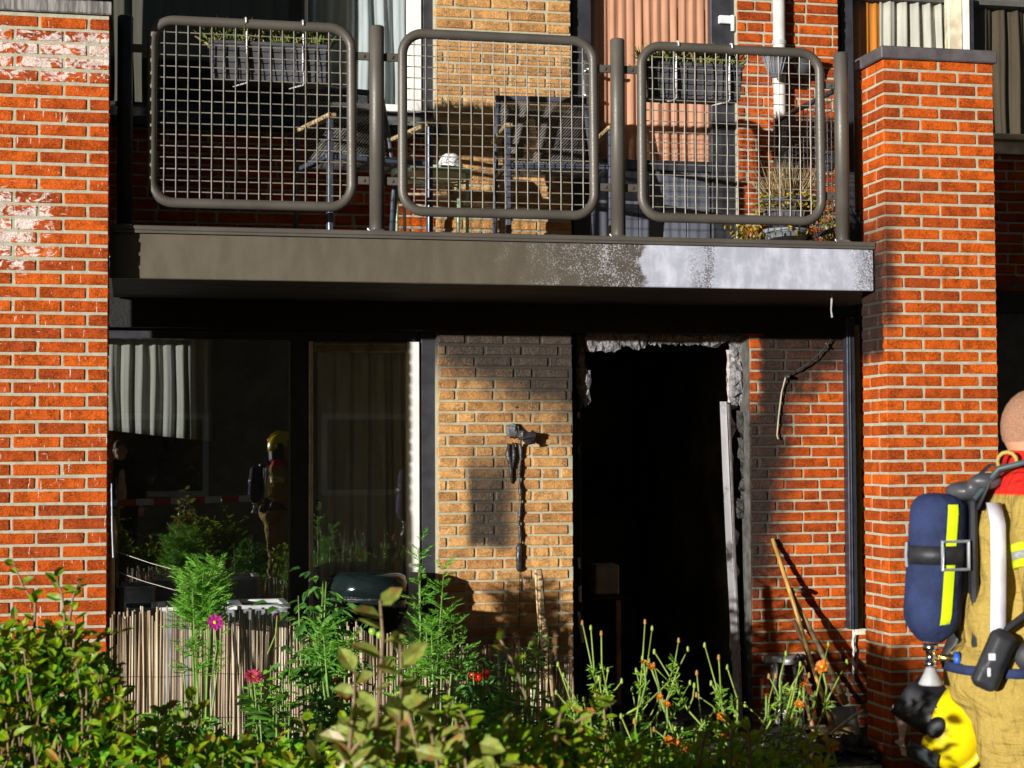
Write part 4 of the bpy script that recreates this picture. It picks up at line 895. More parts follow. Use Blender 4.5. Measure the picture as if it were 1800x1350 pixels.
MB().lathe([(rq, zm), (rq*.99, zm+(zt-zm)*.45), (rq*.90, zm+(zt-zm)*.8), (rq*.7, zm+(zt-zm)*.97), (rq*.4, zt), (.002, zt+.003)], 36, (q.x, 1.06, 0)).build('lid', ENM, bq, True)
MB().lathe([(rq*.3, zm-.22), (rq*.75, zm-.17), (rq*.97, zm-.07), (rq, zm-.004)], 36, (q.x, 1.06, 0)).build('bowl', ENM, bq, True)
MB().lathe([(rq+.004, zm-.006), (rq+.004, zm+.004)], 36, (q.x, 1.06, 0)).build('rim_band', PLM, bq, True)
for i in range(3):
    a = i*2.094+.5; b = MB(); b.tube([(q.x+rq*.55*math.cos(a), 1.06+rq*.55*math.sin(a), zm-.16), (q.x+rq*1.0*math.cos(a), 1.06+rq*1.0*math.sin(a), .03)], .011, 8); b.build('leg', STEEL, bq, True)
for dx in (-.05, .04): b = MB(); b.ell((q.x+dx, 1.06-rq-.006, zm-.035 if dx < 0 else zm-.06), (.008, .006, .008), 6); b.build('rivet', STEEL, bq, True)

# ------------------------------------------------------------------ plants
FEA = leafmat('feathery green', [(.09, .32, .03), (.16, .48, .04), (.26, .60, .06), (.36, .66, .10)], transl=.4); TOM = leafmat('tomato leaf', [(.05, .17, .03), (.12, .32, .05), (.20, .44, .08), (.08, .24, .06)], transl=.3)
HED = leafmat('beech hedge leaf', [(.03, .17, .008), (.10, .36, .012), (.20, .50, .015), (.46, .58, .012), (.05, .25, .01), (.24, .46, .015), (.50, .26, .012)], edge=(.45, .20, .04), transl=.4, rough=.42, spec=.4); HED2 = leafmat('pale curled leaf', [(.10, .26, .015), (.24, .42, .03), (.40, .40, .10), (.18, .36, .02), (.46, .26, .06)], edge=(.40, .16, .06), transl=.35, rough=.4)
STEMM = pm('yellow green stem', (.24, .33, .05), .5, var=.2)
MARL = leafmat('marigold leaf', [(.14, .36, .03), (.26, .50, .05), (.36, .52, .08)], transl=.3)
def cosmos(name, label, x, y0, y1, wpx, Z, n_st, dens, flowers=(), cat='plant'):
    top = PZ(x, y0, Z); base = V3(top.x, top.y, 0); H = top.z; t = thing(name, label, cat, (top.x, top.y, 0)); W = wpx/2*Z/FPX; zlow = max(PZ(x, y1, Z).z, .05)
    sp = []
    for s_ in range(n_st):
        a = RNG.uniform(0, 6.28); r = W*RNG.uniform(.1, .75); tx, ty = r*math.cos(a), r*math.sin(a); h = H*RNG.uniform(.86, 1.) if s_ else H
        b = MB(); pts = [Vector((tx*.15, ty*.15, 0)), Vector((tx*.4, ty*.4, h*.4)), Vector((tx*.8, ty*.8, h*.75)), Vector((tx, ty, h*.97))]; b.tube(pts, [.007, .006, .004, .002], 6); b.build('stem', STEMG, t, True)
        for q in range(dens):
            zz = RNG.uniform(zlow, h); f = zz/h; c = np.array([tx*(.15+.85*f), ty*(.15+.85*f), zz]); az = RNG.uniform(0, 6.28); reach = W*RNG.uniform(.4, .85)
            d = V3(math.cos(az), math.sin(az), RNG.uniform(.1, .9)); d /= np.linalg.norm(d)
            for j in range(9):                     # a frond: thin threads either side of a rib
                k_ = (j+1)/9.; pos = c+d*reach*k_*.8
                for sg in (-1, 1):
                    sd = np.cross(d, V3(0, 0, 1)); sd /= np.linalg.norm(sd)+1e-6
                    dd = d*.8+sd*sg*.9+V3(0, 0, RNG.uniform(-.2, .4)); sp.append((pos, dd, rv(), reach*RNG.uniform(.22, .42)*(1.1-.6*k_), .0042))
            sp.append((c, d, rv(), reach*.9, .004))
    leaves('fronds', sp, FEA, t, 'stuff', bend=.2)
    return t
def petals(name, label, c, r, n_, mat, ctr, tilt=.5, layers=1, cat='flower', stem_to=None, group=None):
    t = thing(name, label, cat, tuple(c), 0, group); fdir = (Vector(CAM)-Vector(c)).normalized(); ax = (Vector((0, 0, 1))*(1-tilt)+fdir*tilt+Vector((RNG.normal(0, .2), 0, 0))).normalized(); q = ax.to_track_quat('Z', 'X')
    for l in range(layers):
        for i in range(n_):
            a = 2*math.pi*(i+.5*l)/n_; d = q @ Vector((math.cos(a), math.sin(a), .18+.4*l)); rr = r*(1-.25*l)
            leaves('petal', [(V3(*(d*r*.15)), V3(*d), V3(*ax), rr*.9, rr*(5.2/n_ if n_ > 5 else .9))], mat, t, fold=.1, bend=.12)
    b = MB(); b.ell((0, 0, 0), (r*.24, r*.24, r*.18), 6, q.to_matrix().to_4x4()); b.build('flower_centre', ctr, t, True)
    if stem_to is not None:
        s_ = Vector(stem_to)-Vector(c); b = MB(); b.tube([(0, 0, -r*.1), s_*.4+Vector((.012, 0, -.01)), s_], .0032, 6); b.build('stem', STEMG, t, True)
    return t
PINK = leafmat('magenta petal', [(.62, .03, .34), (.70, .06, .42)], transl=.3); ROSE = leafmat('rose petal', [(.62, .05, .12), (.70, .10, .20)], transl=.3); REDP = leafmat('red petal', [(.60, .02, .03), (.66, .05, .05)], transl=.3); ORG = leafmat('orange petal', [(.75, .16, .01), (.80, .26, .02), (.70, .10, .01)], transl=.3)
YC = pm('yellow flower centre', (.75, .42, .03), .7, bump=.6, bsc=300)
cosmos('cosmos_plant', 'bushy feathery cosmos plant standing against the dark window glass', 358, 985, 1105, 150, 7.9, 14, 24)
cosmos('cosmos_plant', 'tall feathery cosmos plant in front of the white casement and yellow bricks', 742, 948, 1200, 110, 7.7, 3, 34)
cosmos('cosmos_plant', 'wide low feathery cosmos plant under the yellow bricks', 770, 1075, 1200, 130, 7.4, 6, 20)
cosmos('cosmos_plant', 'low feathery cosmos plant in front of the sunlit reeds', 350, 1105, 1190, 110, 7.6, 4, 12)
cosmos('cosmos_plant', 'feathery cosmos plant half hidden beside the tomato leaves', 600, 1090, 1190, 140, 7.3, 4, 16)
petals('cosmos_flower', 'open magenta cosmos flower in front of the reeds', PZ(378, 1094, 7.5), .038, 8, PINK, YC, .75, stem_to=PZ(372, 1200, 7.5))
petals('cosmos_flower', 'half open pink cosmos flower beside the feathery plant at the dark window', PZ(323, 1035, 7.8), .024, 8, PINK, YC, .25, stem_to=PZ(332, 1100, 7.8))
petals('cosmos_flower', 'small pink cosmos bud between reeds and tomato leaves', PZ(487, 1084, 7.6), .022, 7, PINK, YC, .2, stem_to=PZ(470, 1150, 7.6))
petals('zinnia_flower', 'double rose pink zinnia flower in front of the reeds', PZ(446, 1190, 7.0), .042, 11, ROSE, YC, .45, 3, stem_to=PZ(443, 1300, 7.0))
petals('zinnia_flower', 'crimson zinnia flower below the tomato leaves', PZ(606, 1222, 6.6), .034, 11, REDP, YC, .4, 3, stem_to=PZ(604, 1330, 6.6))
def leafy(name, label, x, y0, y1, wpx, Z, n_, ls, mat, cat='plant', lw=.55, stems=5, droop=.2, compound=False):
    top = PZ(x, y0, Z); t = thing(name, label, cat, (top.x, top.y, 0)); W = wpx/2*Z/FPX; H = top.z; zl = max(PZ(x, y1, Z).z, .03); sp = []; b = MB(); ax = []
    for s_ in range(stems):
        a = RNG.uniform(0, 6.28); r = W*RNG.uniform(.2, .8); e = Vector((r*math.cos(a), r*math.sin(a)*.7, H*RNG.uniform(.8, 1) if s_ else H)); pts = [Vector((e.x*.2, e.y*.2, 0)), Vector((e.x*.5+RNG.normal(0, .01), e.y*.5, e.z*.45)), Vector((e.x*.85, e.y*.85, e.z*.8)), e]; b.tube(pts, [.006, .005, .004, .002], 6); ax.append(pts)
    b.build('stem', STEMG, t, True)
    for i in range(n_):
        pts = ax[i % stems]; zz = RNG.uniform(min(zl, pts[-1].z*.8), pts[-1].z); k = 0
        while k < 2 and pts[k+1].z < zz: k += 1
        f = (zz-pts[k].z)/(pts[k+1].z-pts[k].z+1e-6); c = np.array(pts[k].lerp(pts[k+1], min(max(f, 0), 1))); az = RNG.uniform(0, 6.28); d = V3(math.cos(az), math.sin(az), RNG.uniform(-.3, .7)); L = ls*RNG.uniform(.6, 1.25)
        if compound:
            for j in range(5):
                sg = (j % 2)*2-1; sd = np.cross(d, V3(0, 0, 1)); pos = c+d*L*(.5+.5*(j//2)); sp.append((pos, d*.6+sd*sg*.9*(j < 4)+V3(0, 0, -.2), V3(0, 0, 1)+rv()*.5, L*.75, L*.42))
        else: sp.append((c+d*.012, d, V3(0, 0, 1)+rv()*.5, L, L*lw))
    leaves('foliage', sp, mat, t, 'stuff', bend=droop); return t
leafy('tomato_plant', 'tomato plant with drooping lobed leaves in front of the barbecue', 545, 1020, 1290, 150, 7.4, 90, .075, TOM, compound=True, stems=6, droop=.5)
tp2 = leafy('tomato_plant', 'tomato plant carrying red tomatoes below the yellow bricks', 850, 1150, 1290, 200, 7.2, 60, .06, TOM, compound=True, stems=6, droop=.5)
leafy('climbing_bean', 'small climbing plant with round leaves below the hanging cable', 925, 1105, 1200, 70, 8.0, 60, .035, TOM, lw=.75, stems=4)
leafy('climbing_bean', 'climbing leaves wound round the gnarled branch stake', 968, 1115, 1180, 50, 8.1, 26, .03, TOM, lw=.7, stems=2)
leafy('zinnia_plant', 'zinnia plant with broad pointed leaves in front of the reeds', 490, 1230, 1350, 130, 6.4, 46, .085, leafmat('zinnia leaf', [(.05, .17, .02), (.10, .27, .03), (.14, .33, .05)], transl=.3), lw=.45, stems=5)
leafy('leafy_weed', 'dense low greenery below the tomato fruits', 930, 1225, 1345, 240, 6.6, 320, .05, TOM, lw=.5, stems=14)
leafy('leafy_weed', 'dense low greenery under the crimson zinnia', 640, 1240, 1350, 260, 6.3, 320, .055, TOM, lw=.5, stems=14)
leafy('leafy_weed', 'low dark greenery at the foot of the reeds', 360, 1250, 1350, 300, 6.9, 260, .05, TOM, lw=.5, stems=14)
BRG = leafmat('bright herb leaf', [(.08, .28, .02), (.16, .44, .03), (.26, .56, .05), (.34, .58, .06)], transl=.4)
leafy('leafy_herb', 'bright leafy herb growing against the middle of the reeds', 600, 1120, 1290, 170, 7.6, 300, .05, BRG, lw=.5, stems=12)
leafy('leafy_herb', 'bright leafy herb between the reeds and the crimson zinnia', 480, 1165, 1320, 170, 7.2, 260, .05, BRG, lw=.5, stems=12)
leafy('leafy_herb', 'bright bushy herb in front of the reeds below the yellow bricks', 715, 1150, 1320, 170, 7.0, 300, .05, BRG, lw=.5, stems=12)
leafy('leafy_herb', 'bright bushy herb under the red tomatoes beside the branch stake', 890, 1200, 1330, 190, 6.8, 300, .045, BRG, lw=.5, stems=12)
leafy('leafy_herb', 'spreading green herb behind the leggy marigolds', 1010, 1225, 1340, 150, 6.6, 220, .045, BRG, lw=.5, stems=10)
leafy('leafy_herb', 'low feathery green herb under the marigolds in front of the doorway', 1180, 1270, 1345, 260, 5.7, 320, .04, BRG, lw=.35, stems=16)
leafy('leafy_herb', 'low feathery green herb under the marigolds by the tools', 1340, 1290, 1345, 180, 5.6, 240, .04, BRG, lw=.35, stems=14)
leafy('leafy_herb', 'low green herb in front of the left end of the reeds', 300, 1235, 1340, 170, 6.9, 240, .05, BRG, lw=.5, stems=10)
TR = pm('ripe tomato skin', (.55, .02, .008), .15, var=.15, bump=0); TG = pm('green tomato skin', (.22, .36, .05), .2, var=.15, bump=0)
for i, (x, y, mt, lab) in enumerate(((831, 1186, TR, 'ripe red tomato on the left of the cluster of three'), (842, 1190, TR, 'ripe red tomato in the middle of the cluster of three'), (854, 1184, TR, 'ripe red tomato at the right of the cluster of three'), (655, 1110, TG, 'green tomato above the feathery cosmos'), (668, 1116, TG, 'green tomato hanging lower beside the cosmos'), (937, 1133, TG, 'green tomato below the hanging cable wire'), (944, 1148, TG, 'green tomato close to the branch stake'))):
    q = PZ(x, y, 7.15 if mt is TR else 7.25); t = thing('tomato', {0: 'ripe red tomato in the cluster under the yellow bricks', 1: 'unripe green tomato hanging above the feathery cosmos' if x < 800 else 'unripe green tomato hanging beside the gnarled branch stake'}[0 if mt is TR else 1], 'tomato', tuple(q), 0, 'ripe tomatoes in a cluster' if mt is TR else 'unripe tomatoes'); MB().lathe([(.002, -.017), (.012, -.014), (.018, 0), (.015, .012), (.006, .016), (.002, .013)], 16).build('fruit', mt, t, True)
    leaves('calyx', [(V3(0, 0, .015), V3(math.cos(a), math.sin(a), .1), V3(0, 0, 1), .016, .005) for a in (0, 1.3, 2.5, 3.8, 5)], TOM, t)
# marigolds: bare branching stems with small flowers
def marigold(name, label, x, y0, Z, wpx, n_tip, flowers):
    top = PZ(x, y0, Z); base = Vector((top.x+.02, top.y, 0)); t = thing(name, label, 'plant', tuple(base)); W = wpx/2*Z/FPX; H = top.z; b = MB(); sp = []; tips = []
    trunk = [Vector((0, 0, 0)), Vector((.01, 0, H*.45)), Vector((-.01, 0, H*.7))]; b.tube(trunk, [.007, .0055, .004], 6)
    for i in range(n_tip):
        f = RNG.uniform(.30, .98); k = trunk[1].lerp(trunk[2], (f-.45)/.5) if f > .45 else trunk[1]*f/.45; az = RNG.uniform(0, 6.28); sg = 1 if i % 2 else -1; e = Vector((sg*W*RNG.uniform(.25, 1.05), W*RNG.uniform(-.5, .5), H*(RNG.uniform(.72, 1.02)))); mdl = k.lerp(e, .55)+Vector((e.x*.16+RNG.normal(0, .012), RNG.normal(0, .01), -.025)); b.tube([k, k.lerp(mdl, .5)+Vector((e.x*.06, 0, -.008)), mdl, mdl.lerp(e, .5)+Vector((RNG.normal(0, .008), 0, RNG.normal(0, .006))), e], [.0036, .0032, .0028, .0024, .0018], 6); tips.append(e)
        for j in range(4):
            pos = np.array(mdl.lerp(e, RNG.uniform(0, .5)))
            for l in range(6): sp.append((pos, rv()+V3(0, 0, .3), rv(), .03, .006))
        e2 = mdl+Vector((RNG.normal(0, .05), RNG.normal(0, .03), RNG.uniform(.04, .11))); b.tube([mdl, (mdl+e2)/2+Vector((.006, 0, 0)), e2], [.0026, .0022, .0016], 6); tips.append(e2)
    for _ in range(260): pos = V3(RNG.normal(0, W*.45), RNG.normal(0, W*.3), RNG.uniform(.2*H, .62*H)); sp += [(pos, rv(), rv(), .045, .009) for _ in range(4)]
    b.build('stem', STEMM, t, True); leaves('foliage', sp, MARL, t, 'stuff')
    for i, e in enumerate(tips):
        bb = MB(); bb.cap(e-Vector((0, 0, .003)), e+Vector((0, 0, .006)), .0052, .004, 8); bb.build('bud', STEMM if i % 3 else pm('brown seed head', (.35, .17, .05), .8), t, True)
    return t
marigold('marigold_plant', 'leggy marigold plant with bare stems in front of the burnt doorway', 1085, 1105, 5.8, 280, 16, 0)
marigold('marigold_plant', 'spreading marigold plant with bare stems in front of the tools', 1310, 1150, 5.6, 340, 20, 0)
marigold('marigold_plant', 'lower marigold plant between doorway and debris', 1200, 1250, 5.3, 260, 9, 0)
FL = [(1037, 1252, .020), (1144, 1172, .012), (1172, 1238, .012), (1268, 1260, .014), (1176, 1302, .016), (1193, 1307, .016), (1209, 1316, .014), (1272, 1297, .018), (1445, 1172, .022), (1413, 1205, .014), (1405, 1238, .014), (1463, 1312, .022), (1432, 1335, .022), (1421, 1318, .014), (1022, 1318, .012), (945, 1262, .010), (1347, 1222, .010), (1132, 1165, .012), (656, 1243, .020), (718, 1215, .012), (1160, 1225, .010), (1093, 1330, .012), (1340, 1345, .02), (590, 1195, .012)]
def mlab(x, y):
    if x < 700: return 'orange marigold flower near the crimson zinnia'
    if x < 1000: return 'tiny orange marigold flower in the low greenery left of the doorway'
    if x < 1150: return 'orange marigold flower on the leggy plant in front of the burnt doorway'
    if x < 1300: return 'orange marigold flower on the low plant between doorway and tools' if y > 1250 else 'small orange marigold bud before the dark doorway'
    return 'orange marigold flower among the tools and bracket' if y < 1250 else 'orange marigold flower hanging over the burnt debris'
for x, y, r_ in FL:
    Zq = 5.5 if x > 1000 else 6.2; c = PZ(x, y, Zq); petals('marigold_flower', mlab(x, y), c, r_*1.15, 6, ORG, YC, RNG.uniform(.2, .7), 2, stem_to=c+Vector((RNG.normal(0, .03), .02, -.14)), group='small orange marigold flowers')
# ---- beech hedge
def hedge(label, xs, ytop, Z, depth, n_, ls, mat, sprigs=(), nind=90):
    x0, x1 = xs; a = PZ(x0, 1300, Z); b_ = PZ(x1, 1300, Z); L = (b_-a).length; o = (a+b_)/2; t = thing('beech_hedge', label, 'hedge', (o.x, o.y, 0)); sp = []; b = MB(); big = []
    for i in range(n_):
        f = RNG.uniform(0, 1); x = x0+(x1-x0)*f; dz = RNG.uniform(-depth/2, depth/2); yt = np.interp(x, *ytop)+RNG.normal(0, 14); q = PZ(x, yt, Z+dz); zt = q.z; zz = zt-abs(RNG.normal(0, .20)) if RNG.random() < .8 else RNG.uniform(.1, max(zt, .2)); pos = V3(q.x, q.y, max(zz, .05))-V3(o.x, o.y, 0)
        d = rv()*.8+V3(.15, -.2, .45); s_ = (pos, d, V3(-.3, -.4, .8)+rv()*.6, ls*RNG.uniform(.6, 1.3), ls*RNG.uniform(.4, .65)); sp.append(s_)
        if i % 12 == 0: b.tube([Vector(pos)+Vector((RNG.normal(0, .03), 0, -.25)), Vector(pos)+Vector((0, 0, -.1)), Vector(pos)+Vector((RNG.normal(0, .02), 0, .02))], [.004, .003, .002], 5)
    sprigs = list(sprigs)
    for _ in range(0 if mat is HED2 else int(abs(x1-x0)/55)):            # loose shoots standing out of the hedge
        x = RNG.uniform(x0, x1); yt = float(np.interp(x, *ytop)); zz = Z+RNG.uniform(-depth/2, depth/2); h_ = RNG.uniform(25, 80); sx = RNG.normal(0, 18)
        sprigs.append((((x, yt+40, zz), (x+sx*.4, yt-h_*.4, zz), (x+sx, yt-h_, zz)), int(RNG.integers(6, 11)), ls*RNG.uniform(.8, 1.15)))
    for (pts, n2, l2) in sprigs:
        W_ = [PZ(px_, py_, pz_)-Vector((o.x, o.y, 0)) for px_, py_, pz_ in pts]; b.tube(W_, [.005-.003*i/(len(W_)-1) for i in range(len(W_))], 6)
        for i in range(n2):
            f = (i+.6)/n2*(len(W_)-1); k = min(int(f), len(W_)-2); c = W_[k].lerp(W_[k+1], f-k); az = i*2.4+RNG.uniform(-.5, .5); d = V3(math.cos(az), math.sin(az)*.6, RNG.uniform(.2, .9)); big.append((V3(*c), d, V3(0, -.5, .6)+rv()*.5, l2*RNG.uniform(.7, 1.2), l2*RNG.uniform(.45, .65)))
    b.build('twigs', STEMB, t, True)['kind'] = 'stuff'
    sp.sort(key=lambda s_: -(s_[0][2]-s_[0][1]*.6))
    ind, rest = sp[:nind], sp[nind:]
    leaves('foliage', rest, mat, t, 'stuff')
    for s_ in ind+big: leaves('leaf', [s_], mat, t)
    return t
hedge('dense beech hedge with upright shoots growing in front of the brick pier', (-60, 215), ([-60, 60, 150, 215], [1120, 1125, 1140, 1200]), 5.0, .6, 2600, .042, HED, [(((60, 1140, 5.0), (62, 1060, 5.0), (40, 1030, 5.0), (22, 985, 5.0)), 8, .044), (((118, 1140, 4.95), (112, 1070, 4.95), (108, 1040, 4.95), (92, 1010, 4.95)), 9, .044), (((118, 1130, 5.05), (128, 1050, 5.05), (140, 1020, 5.05)), 7, .044), (((150, 1160, 5.0), (175, 1120, 5.0), (215, 1110, 5.0)), 9, .038)])
hedge('broad beech hedge in the foreground below the reeds and flowers', (-80, 660), ([-80, 150, 300, 560, 660], [1250, 1270, 1315, 1325, 1310]), 4.9, .6, 4200, .05, HED, [(((5, 1300, 4.85), (12, 1210, 4.85), (20, 1150, 4.85), (5, 1100, 4.85)), 9, .055), (((120, 1330, 4.85), (126, 1240, 4.85), (134, 1180, 4.85)), 8, .052), (((300, 1340, 4.85), (325, 1270, 4.85), (345, 1215, 4.85)), 8, .055)])
hedge('beech hedge with bright yellow green leaves between the reeds and the doorway', (620, 1020), ([620, 700, 900, 1020], [1305, 1300, 1300, 1300]), 3.9, .5, 2800, .040, HED, [(((860, 1320, 3.85), (930, 1240, 3.85), (905, 1170, 3.85), (876, 1118, 3.85)), 8, .042), (((985, 1320, 3.85), (1010, 1270, 3.85), (1080, 1235, 3.85)), 10, .042)])
hedge('large curled beech leaves with brown edges on the tallest foreground shoots', (540, 880), ([540, 640, 700, 760, 880], [1310, 1280, 1250, 1270, 1320]), 3.55, .3, 130, .062, HED2, [(((660, 1300, 3.5), (668, 1200, 3.5), (673, 1120, 3.5), (668, 1055, 3.5)), 9, .06), (((700, 1320, 3.5), (706, 1200, 3.5), (703, 1120, 3.5)), 8, .062), (((612, 1340, 3.5), (622, 1240, 3.5), (624, 1175, 3.5)), 7, .06), (((740, 1340, 3.5), (725, 1280, 3.5), (715, 1240, 3.5)), 8, .08), (((600, 1345, 3.5), (640, 1295, 3.5), (650, 1270, 3.5)), 7, .066)], nind=100)
hedge('thin beech shoots with yellow green leaves at the end of the hedge by the marigolds', (990, 1460), ([990, 1080, 1200, 1330, 1460], [1290, 1300, 1318, 1328, 1345]), 5.0, .5, 1300, .042, HED, (), nind=80)
# ------------------------------------------------------------------ people
def clothpm(name, col, red=None):
    n = NB(name); o = n.obj(); f = n.noise(n.map(o, (5, 5, 2.2), (0, R(20), 0)), 2., 3, .5, .8); g = n.noise(o, 240., 2); f2 = n.noise(n.map(o, (3, 3, 9), (0, R(-25), 0)), 1.5, 3, .5, 1.)
    c = n.mix(n.ss(g, .35, .65), tuple(q*.8 for q in col), col)
    if red:
        z = n.xyz(o)[2]; c = n.mix(n.ss(z, red-.004, red+.004), c, (.72, .02, .012))
    n.bump(n.add(n.add(n.mul(f, 1.), n.mul(f2, .8)), n.mul(g, .03)), .9, .05); return n.fin(c, .85, 0, .2)
SKIN = pm('skin', (.50, .26, .155), .5, var=.12, sc=9, bump=.15, bsc=150, bd=.002)
TAN = clothpm('tan turnout jacket', (.40, .28, .065), 1.462); TANT = clothpm('tan turnout trousers', (.40, .28, .065))
HIV = pm('yellow reflective tape', (.62, .78, .01), .45, var=.1, bump=.1); SIL = pm('silver reflective tape', (.55, .56, .55), .3, .4); NAVY = pm('navy cylinder cover', (.022, .032, .085), .85, var=.35, sc=9, bump=.7, bsc=26, bd=.012, spec=.2); BLKF = pm('black webbing', (.02, .02, .024), .55, var=.3, bump=.2); CHR = pm('chrome', (.8, .8, .82), .12, 1., var=.03, bump=0); GRY = pm('grey plastic buckle', (.25, .26, .29), .4); YHEL = pm('yellow helmet shell', (.78, .62, .005), .22, var=.08, bump=.05, dirt=(.45, .34, .02)); WST = pm('pale strap sleeve', (.62, .60, .66), .35, var=.12)
LEA = pm('pale leather', (.60, .45, .42), .6, var=.2)
n = NB('cropped sandy hair'); g = n.noise(n.obj(), 420., 2, .7); n.bump(g, 1., .004); HAIRC = n.fin(n.mix(n.ss(g, .35, .6), (.22, .11, .055), (.48, .25, .15)), .7)
def rem(o, vox=.012, sm=6):
    r = o.modifiers.new('r', 'REMESH'); r.mode = 'VOXEL'; r.voxel_size = vox; r.use_smooth_shade = True
    s_ = o.modifiers.new('s', 'SMOOTH'); s_.factor = .5; s_.iterations = sm; return o
FT = bpy.data.textures.new('folds', 'CLOUDS'); FT.noise_scale = .11; FT.noise_depth = 2
def folds(o, st):
    d = o.modifiers.new('d', 'DISPLACE'); d.texture = FT; d.strength = st; d.mid_level = .5; d.texture_coords = 'LOCAL'
    s_ = o.modifiers.new('s2', 'SMOOTH'); s_.factor = .5; s_.iterations = 2
def hand(b, w, f, s_):
    """palm and five bent fingers; w wrist, f pointing direction, s_ thumb side"""
    f = Vector(f).normalized(); up = Vector((0, 0, 1)); sd = f.cross(up).normalized()*s_; nrm = sd.cross(f)
    b.cap(w, w+f*.075, .028, .034, 10)
    for i, (off, L) in enumerate(((.027, .07), (.009, .08), (-.009, .075), (-.027, .06))):
        k = w+f*.085+sd*off; m1 = k+f*L*.5-up*.012; b.cap(k, m1, .0095, .009, 8); b.cap(m1, m1+f*L*.35-up*.03, .009, .0075, 8)
    k = w+f*.03+sd*.03; b.cap(k, k+sd*.03+f*.025, .012, .0105, 8); b.cap(k+sd*.03+f*.025, k+sd*.038+f*.06-up*.008, .0105, .009, 8)
def person(label, loc, rz, jac, tro, boots, apparatus=True):
    t = thing('person', label, 'person', loc, rz)
    b = MB(); b.ell((.045, 0, 1.655), (.096, .076, .112)); b.ell((.075, 0, 1.595), (.068, .056, .066)); b.ell((.14, 0, 1.635), (.022, .014, .026), 8); b.ell((.132, 0, 1.585), (.016, .022, .008), 8); b.ell((.128, 0, 1.67), (.018, .045, .01), 8)
    for sy in (-1, 1): b.ell((.035, sy*.078, 1.645), (.020, .012, .032), 8); b.ell((.128, sy*.03, 1.655), (.010, .012, .008), 6)
    b.cap((.005, 0, 1.42), (.03, 0, 1.58), .064, .058); b.cap((0, 0, 1.0), (0, 0, 1.36), .10, .12)
    for sy in (-1, 1):
        b.cap((0, sy*.14, 1.40), (.01, sy*.20, 1.40), .06, .055); b.cap((.01, sy*.215, 1.39), (.02, sy*.245, 1.12), .045, .038); b.cap((.02, sy*.245, 1.12), (.20, sy*.22, .99), .036, .026); hand(b, Vector((.215, sy*.218, .98)), (.8, -.12*sy, -.35), -sy)
        b.cap((-.02, sy*.10, .93), (.0, sy*.11, .50), .085, .055); b.cap((0, sy*.11, .5), (-.02, sy*.115, .10), .052, .035); b.cap((-.02, sy*.115, .05), (.14, sy*.125, .035), .034, .03)
    rem(b.build('body', SKIN, t, True), .0085, 3)
    b = MB(); vs = []
    for j in range(9):
        for k in range(24):
            p_ = 2*math.pi*k/24; a_ = j/8*(math.pi*.62 if math.cos(p_) < .35 else math.pi*.33); vs.append((.045+.0985*math.sin(a_)*math.cos(p_), .0785*math.sin(a_)*math.sin(p_), 1.655+.1145*math.cos(a_)))
    b.add(vs, [(j*24+k, j*24+(k+1) % 24, (j+1)*24+(k+1) % 24, (j+1)*24+k) for j in range(8) for k in range(24)]); b.build('cropped_hair', HAIRC, t, True)
    b = MB(); b.ell((0, 0, 1.30), (.155, .205, .23)); b.ell((-.025, 0, 1.08), (.16, .20, .20)); b.cap((-.005, -.13, 1.455), (-.005, .13, 1.455), .09, .09); b.cap((.005, 0, 1.46), (.02, 0, 1.535), .082, .080)
    for sy in (-1, 1): b.cap((0, sy*.20, 1.42), (.015, sy*.255, 1.13), .083, .070); b.cap((.015, sy*.255, 1.12), (.19, sy*.225, 1.0), .068, .055)
    b.cap((-.025, -.09, .96), (-.025, .09, .96), .13, .13); o = rem(b.build('jacket', jac, t, True), .012, 5); folds(o, .035)
    b = MB(); b.ell((-.055, 0, .93), (.170, .20, .16))
    for sy in (-1, 1): b.cap((-.045, sy*.10, .88), (-.01, sy*.115, .50), .130, .100); b.cap((-.01, sy*.115, .5), (-.02, sy*.12, .20), .098, .088)
    o = rem(b.build('trousers', tro, t, True), .012, 5); folds(o, .045)
    for sy in (-1, 1):
        b = MB(); b.cap((-.02, sy*.12, .24), (-.02, sy*.12, .06), .075, .062); b.cap((-.02, sy*.12, .052), (.14, sy*.13, .048), .052, .046); rem(b.build('boot', boots, t, True), .012, 3)
    return t
def armband(t, zc, mats):
    for k, (dz, hh, mt) in enumerate(mats):
        for sy in (-1, 1):
            a = Vector((0, sy*.20, 1.42)); c_ = Vector((.015, sy*.255, 1.13)); q = (a-c_).normalized().to_track_quat('Z', 'X').to_matrix().to_4x4(); m_ = a.lerp(c_, (1.42-(zc+dz))/.29)
            MB().lathe([(.0815, -hh), (.0835, -hh), (.0835, hh), (.0815, hh)], 28, M=Matrix.Translation(m_) @ q).build('reflective_band', mt, t, True)
def dress(t, band_z=1.295):
    armband(t, band_z, ((.022, .011, HIV), (0, .0105, SIL), (-.022, .011, HIV)))
    b = MB(); b.lathe([(.176, -.014), (.184, -.013), (.186, 0), (.184, .013), (.176, .014)], 40, M=Matrix.Translation((-.045, 0, .962)) @ Matrix.Diagonal((1.0, 1.24, 1, 1))); b.build('waist_belt', NAVY, t, True)
    b = MB(); b.tube([(-.055+.028*math.cos(a), -.085, 1.555+.028*math.sin(a)) for a in [k*.52 for k in range(12)]], .006, 8, closed=True); b.build('collar_loop', pm('tan loop', (.45, .32, .08), .7), t, True)
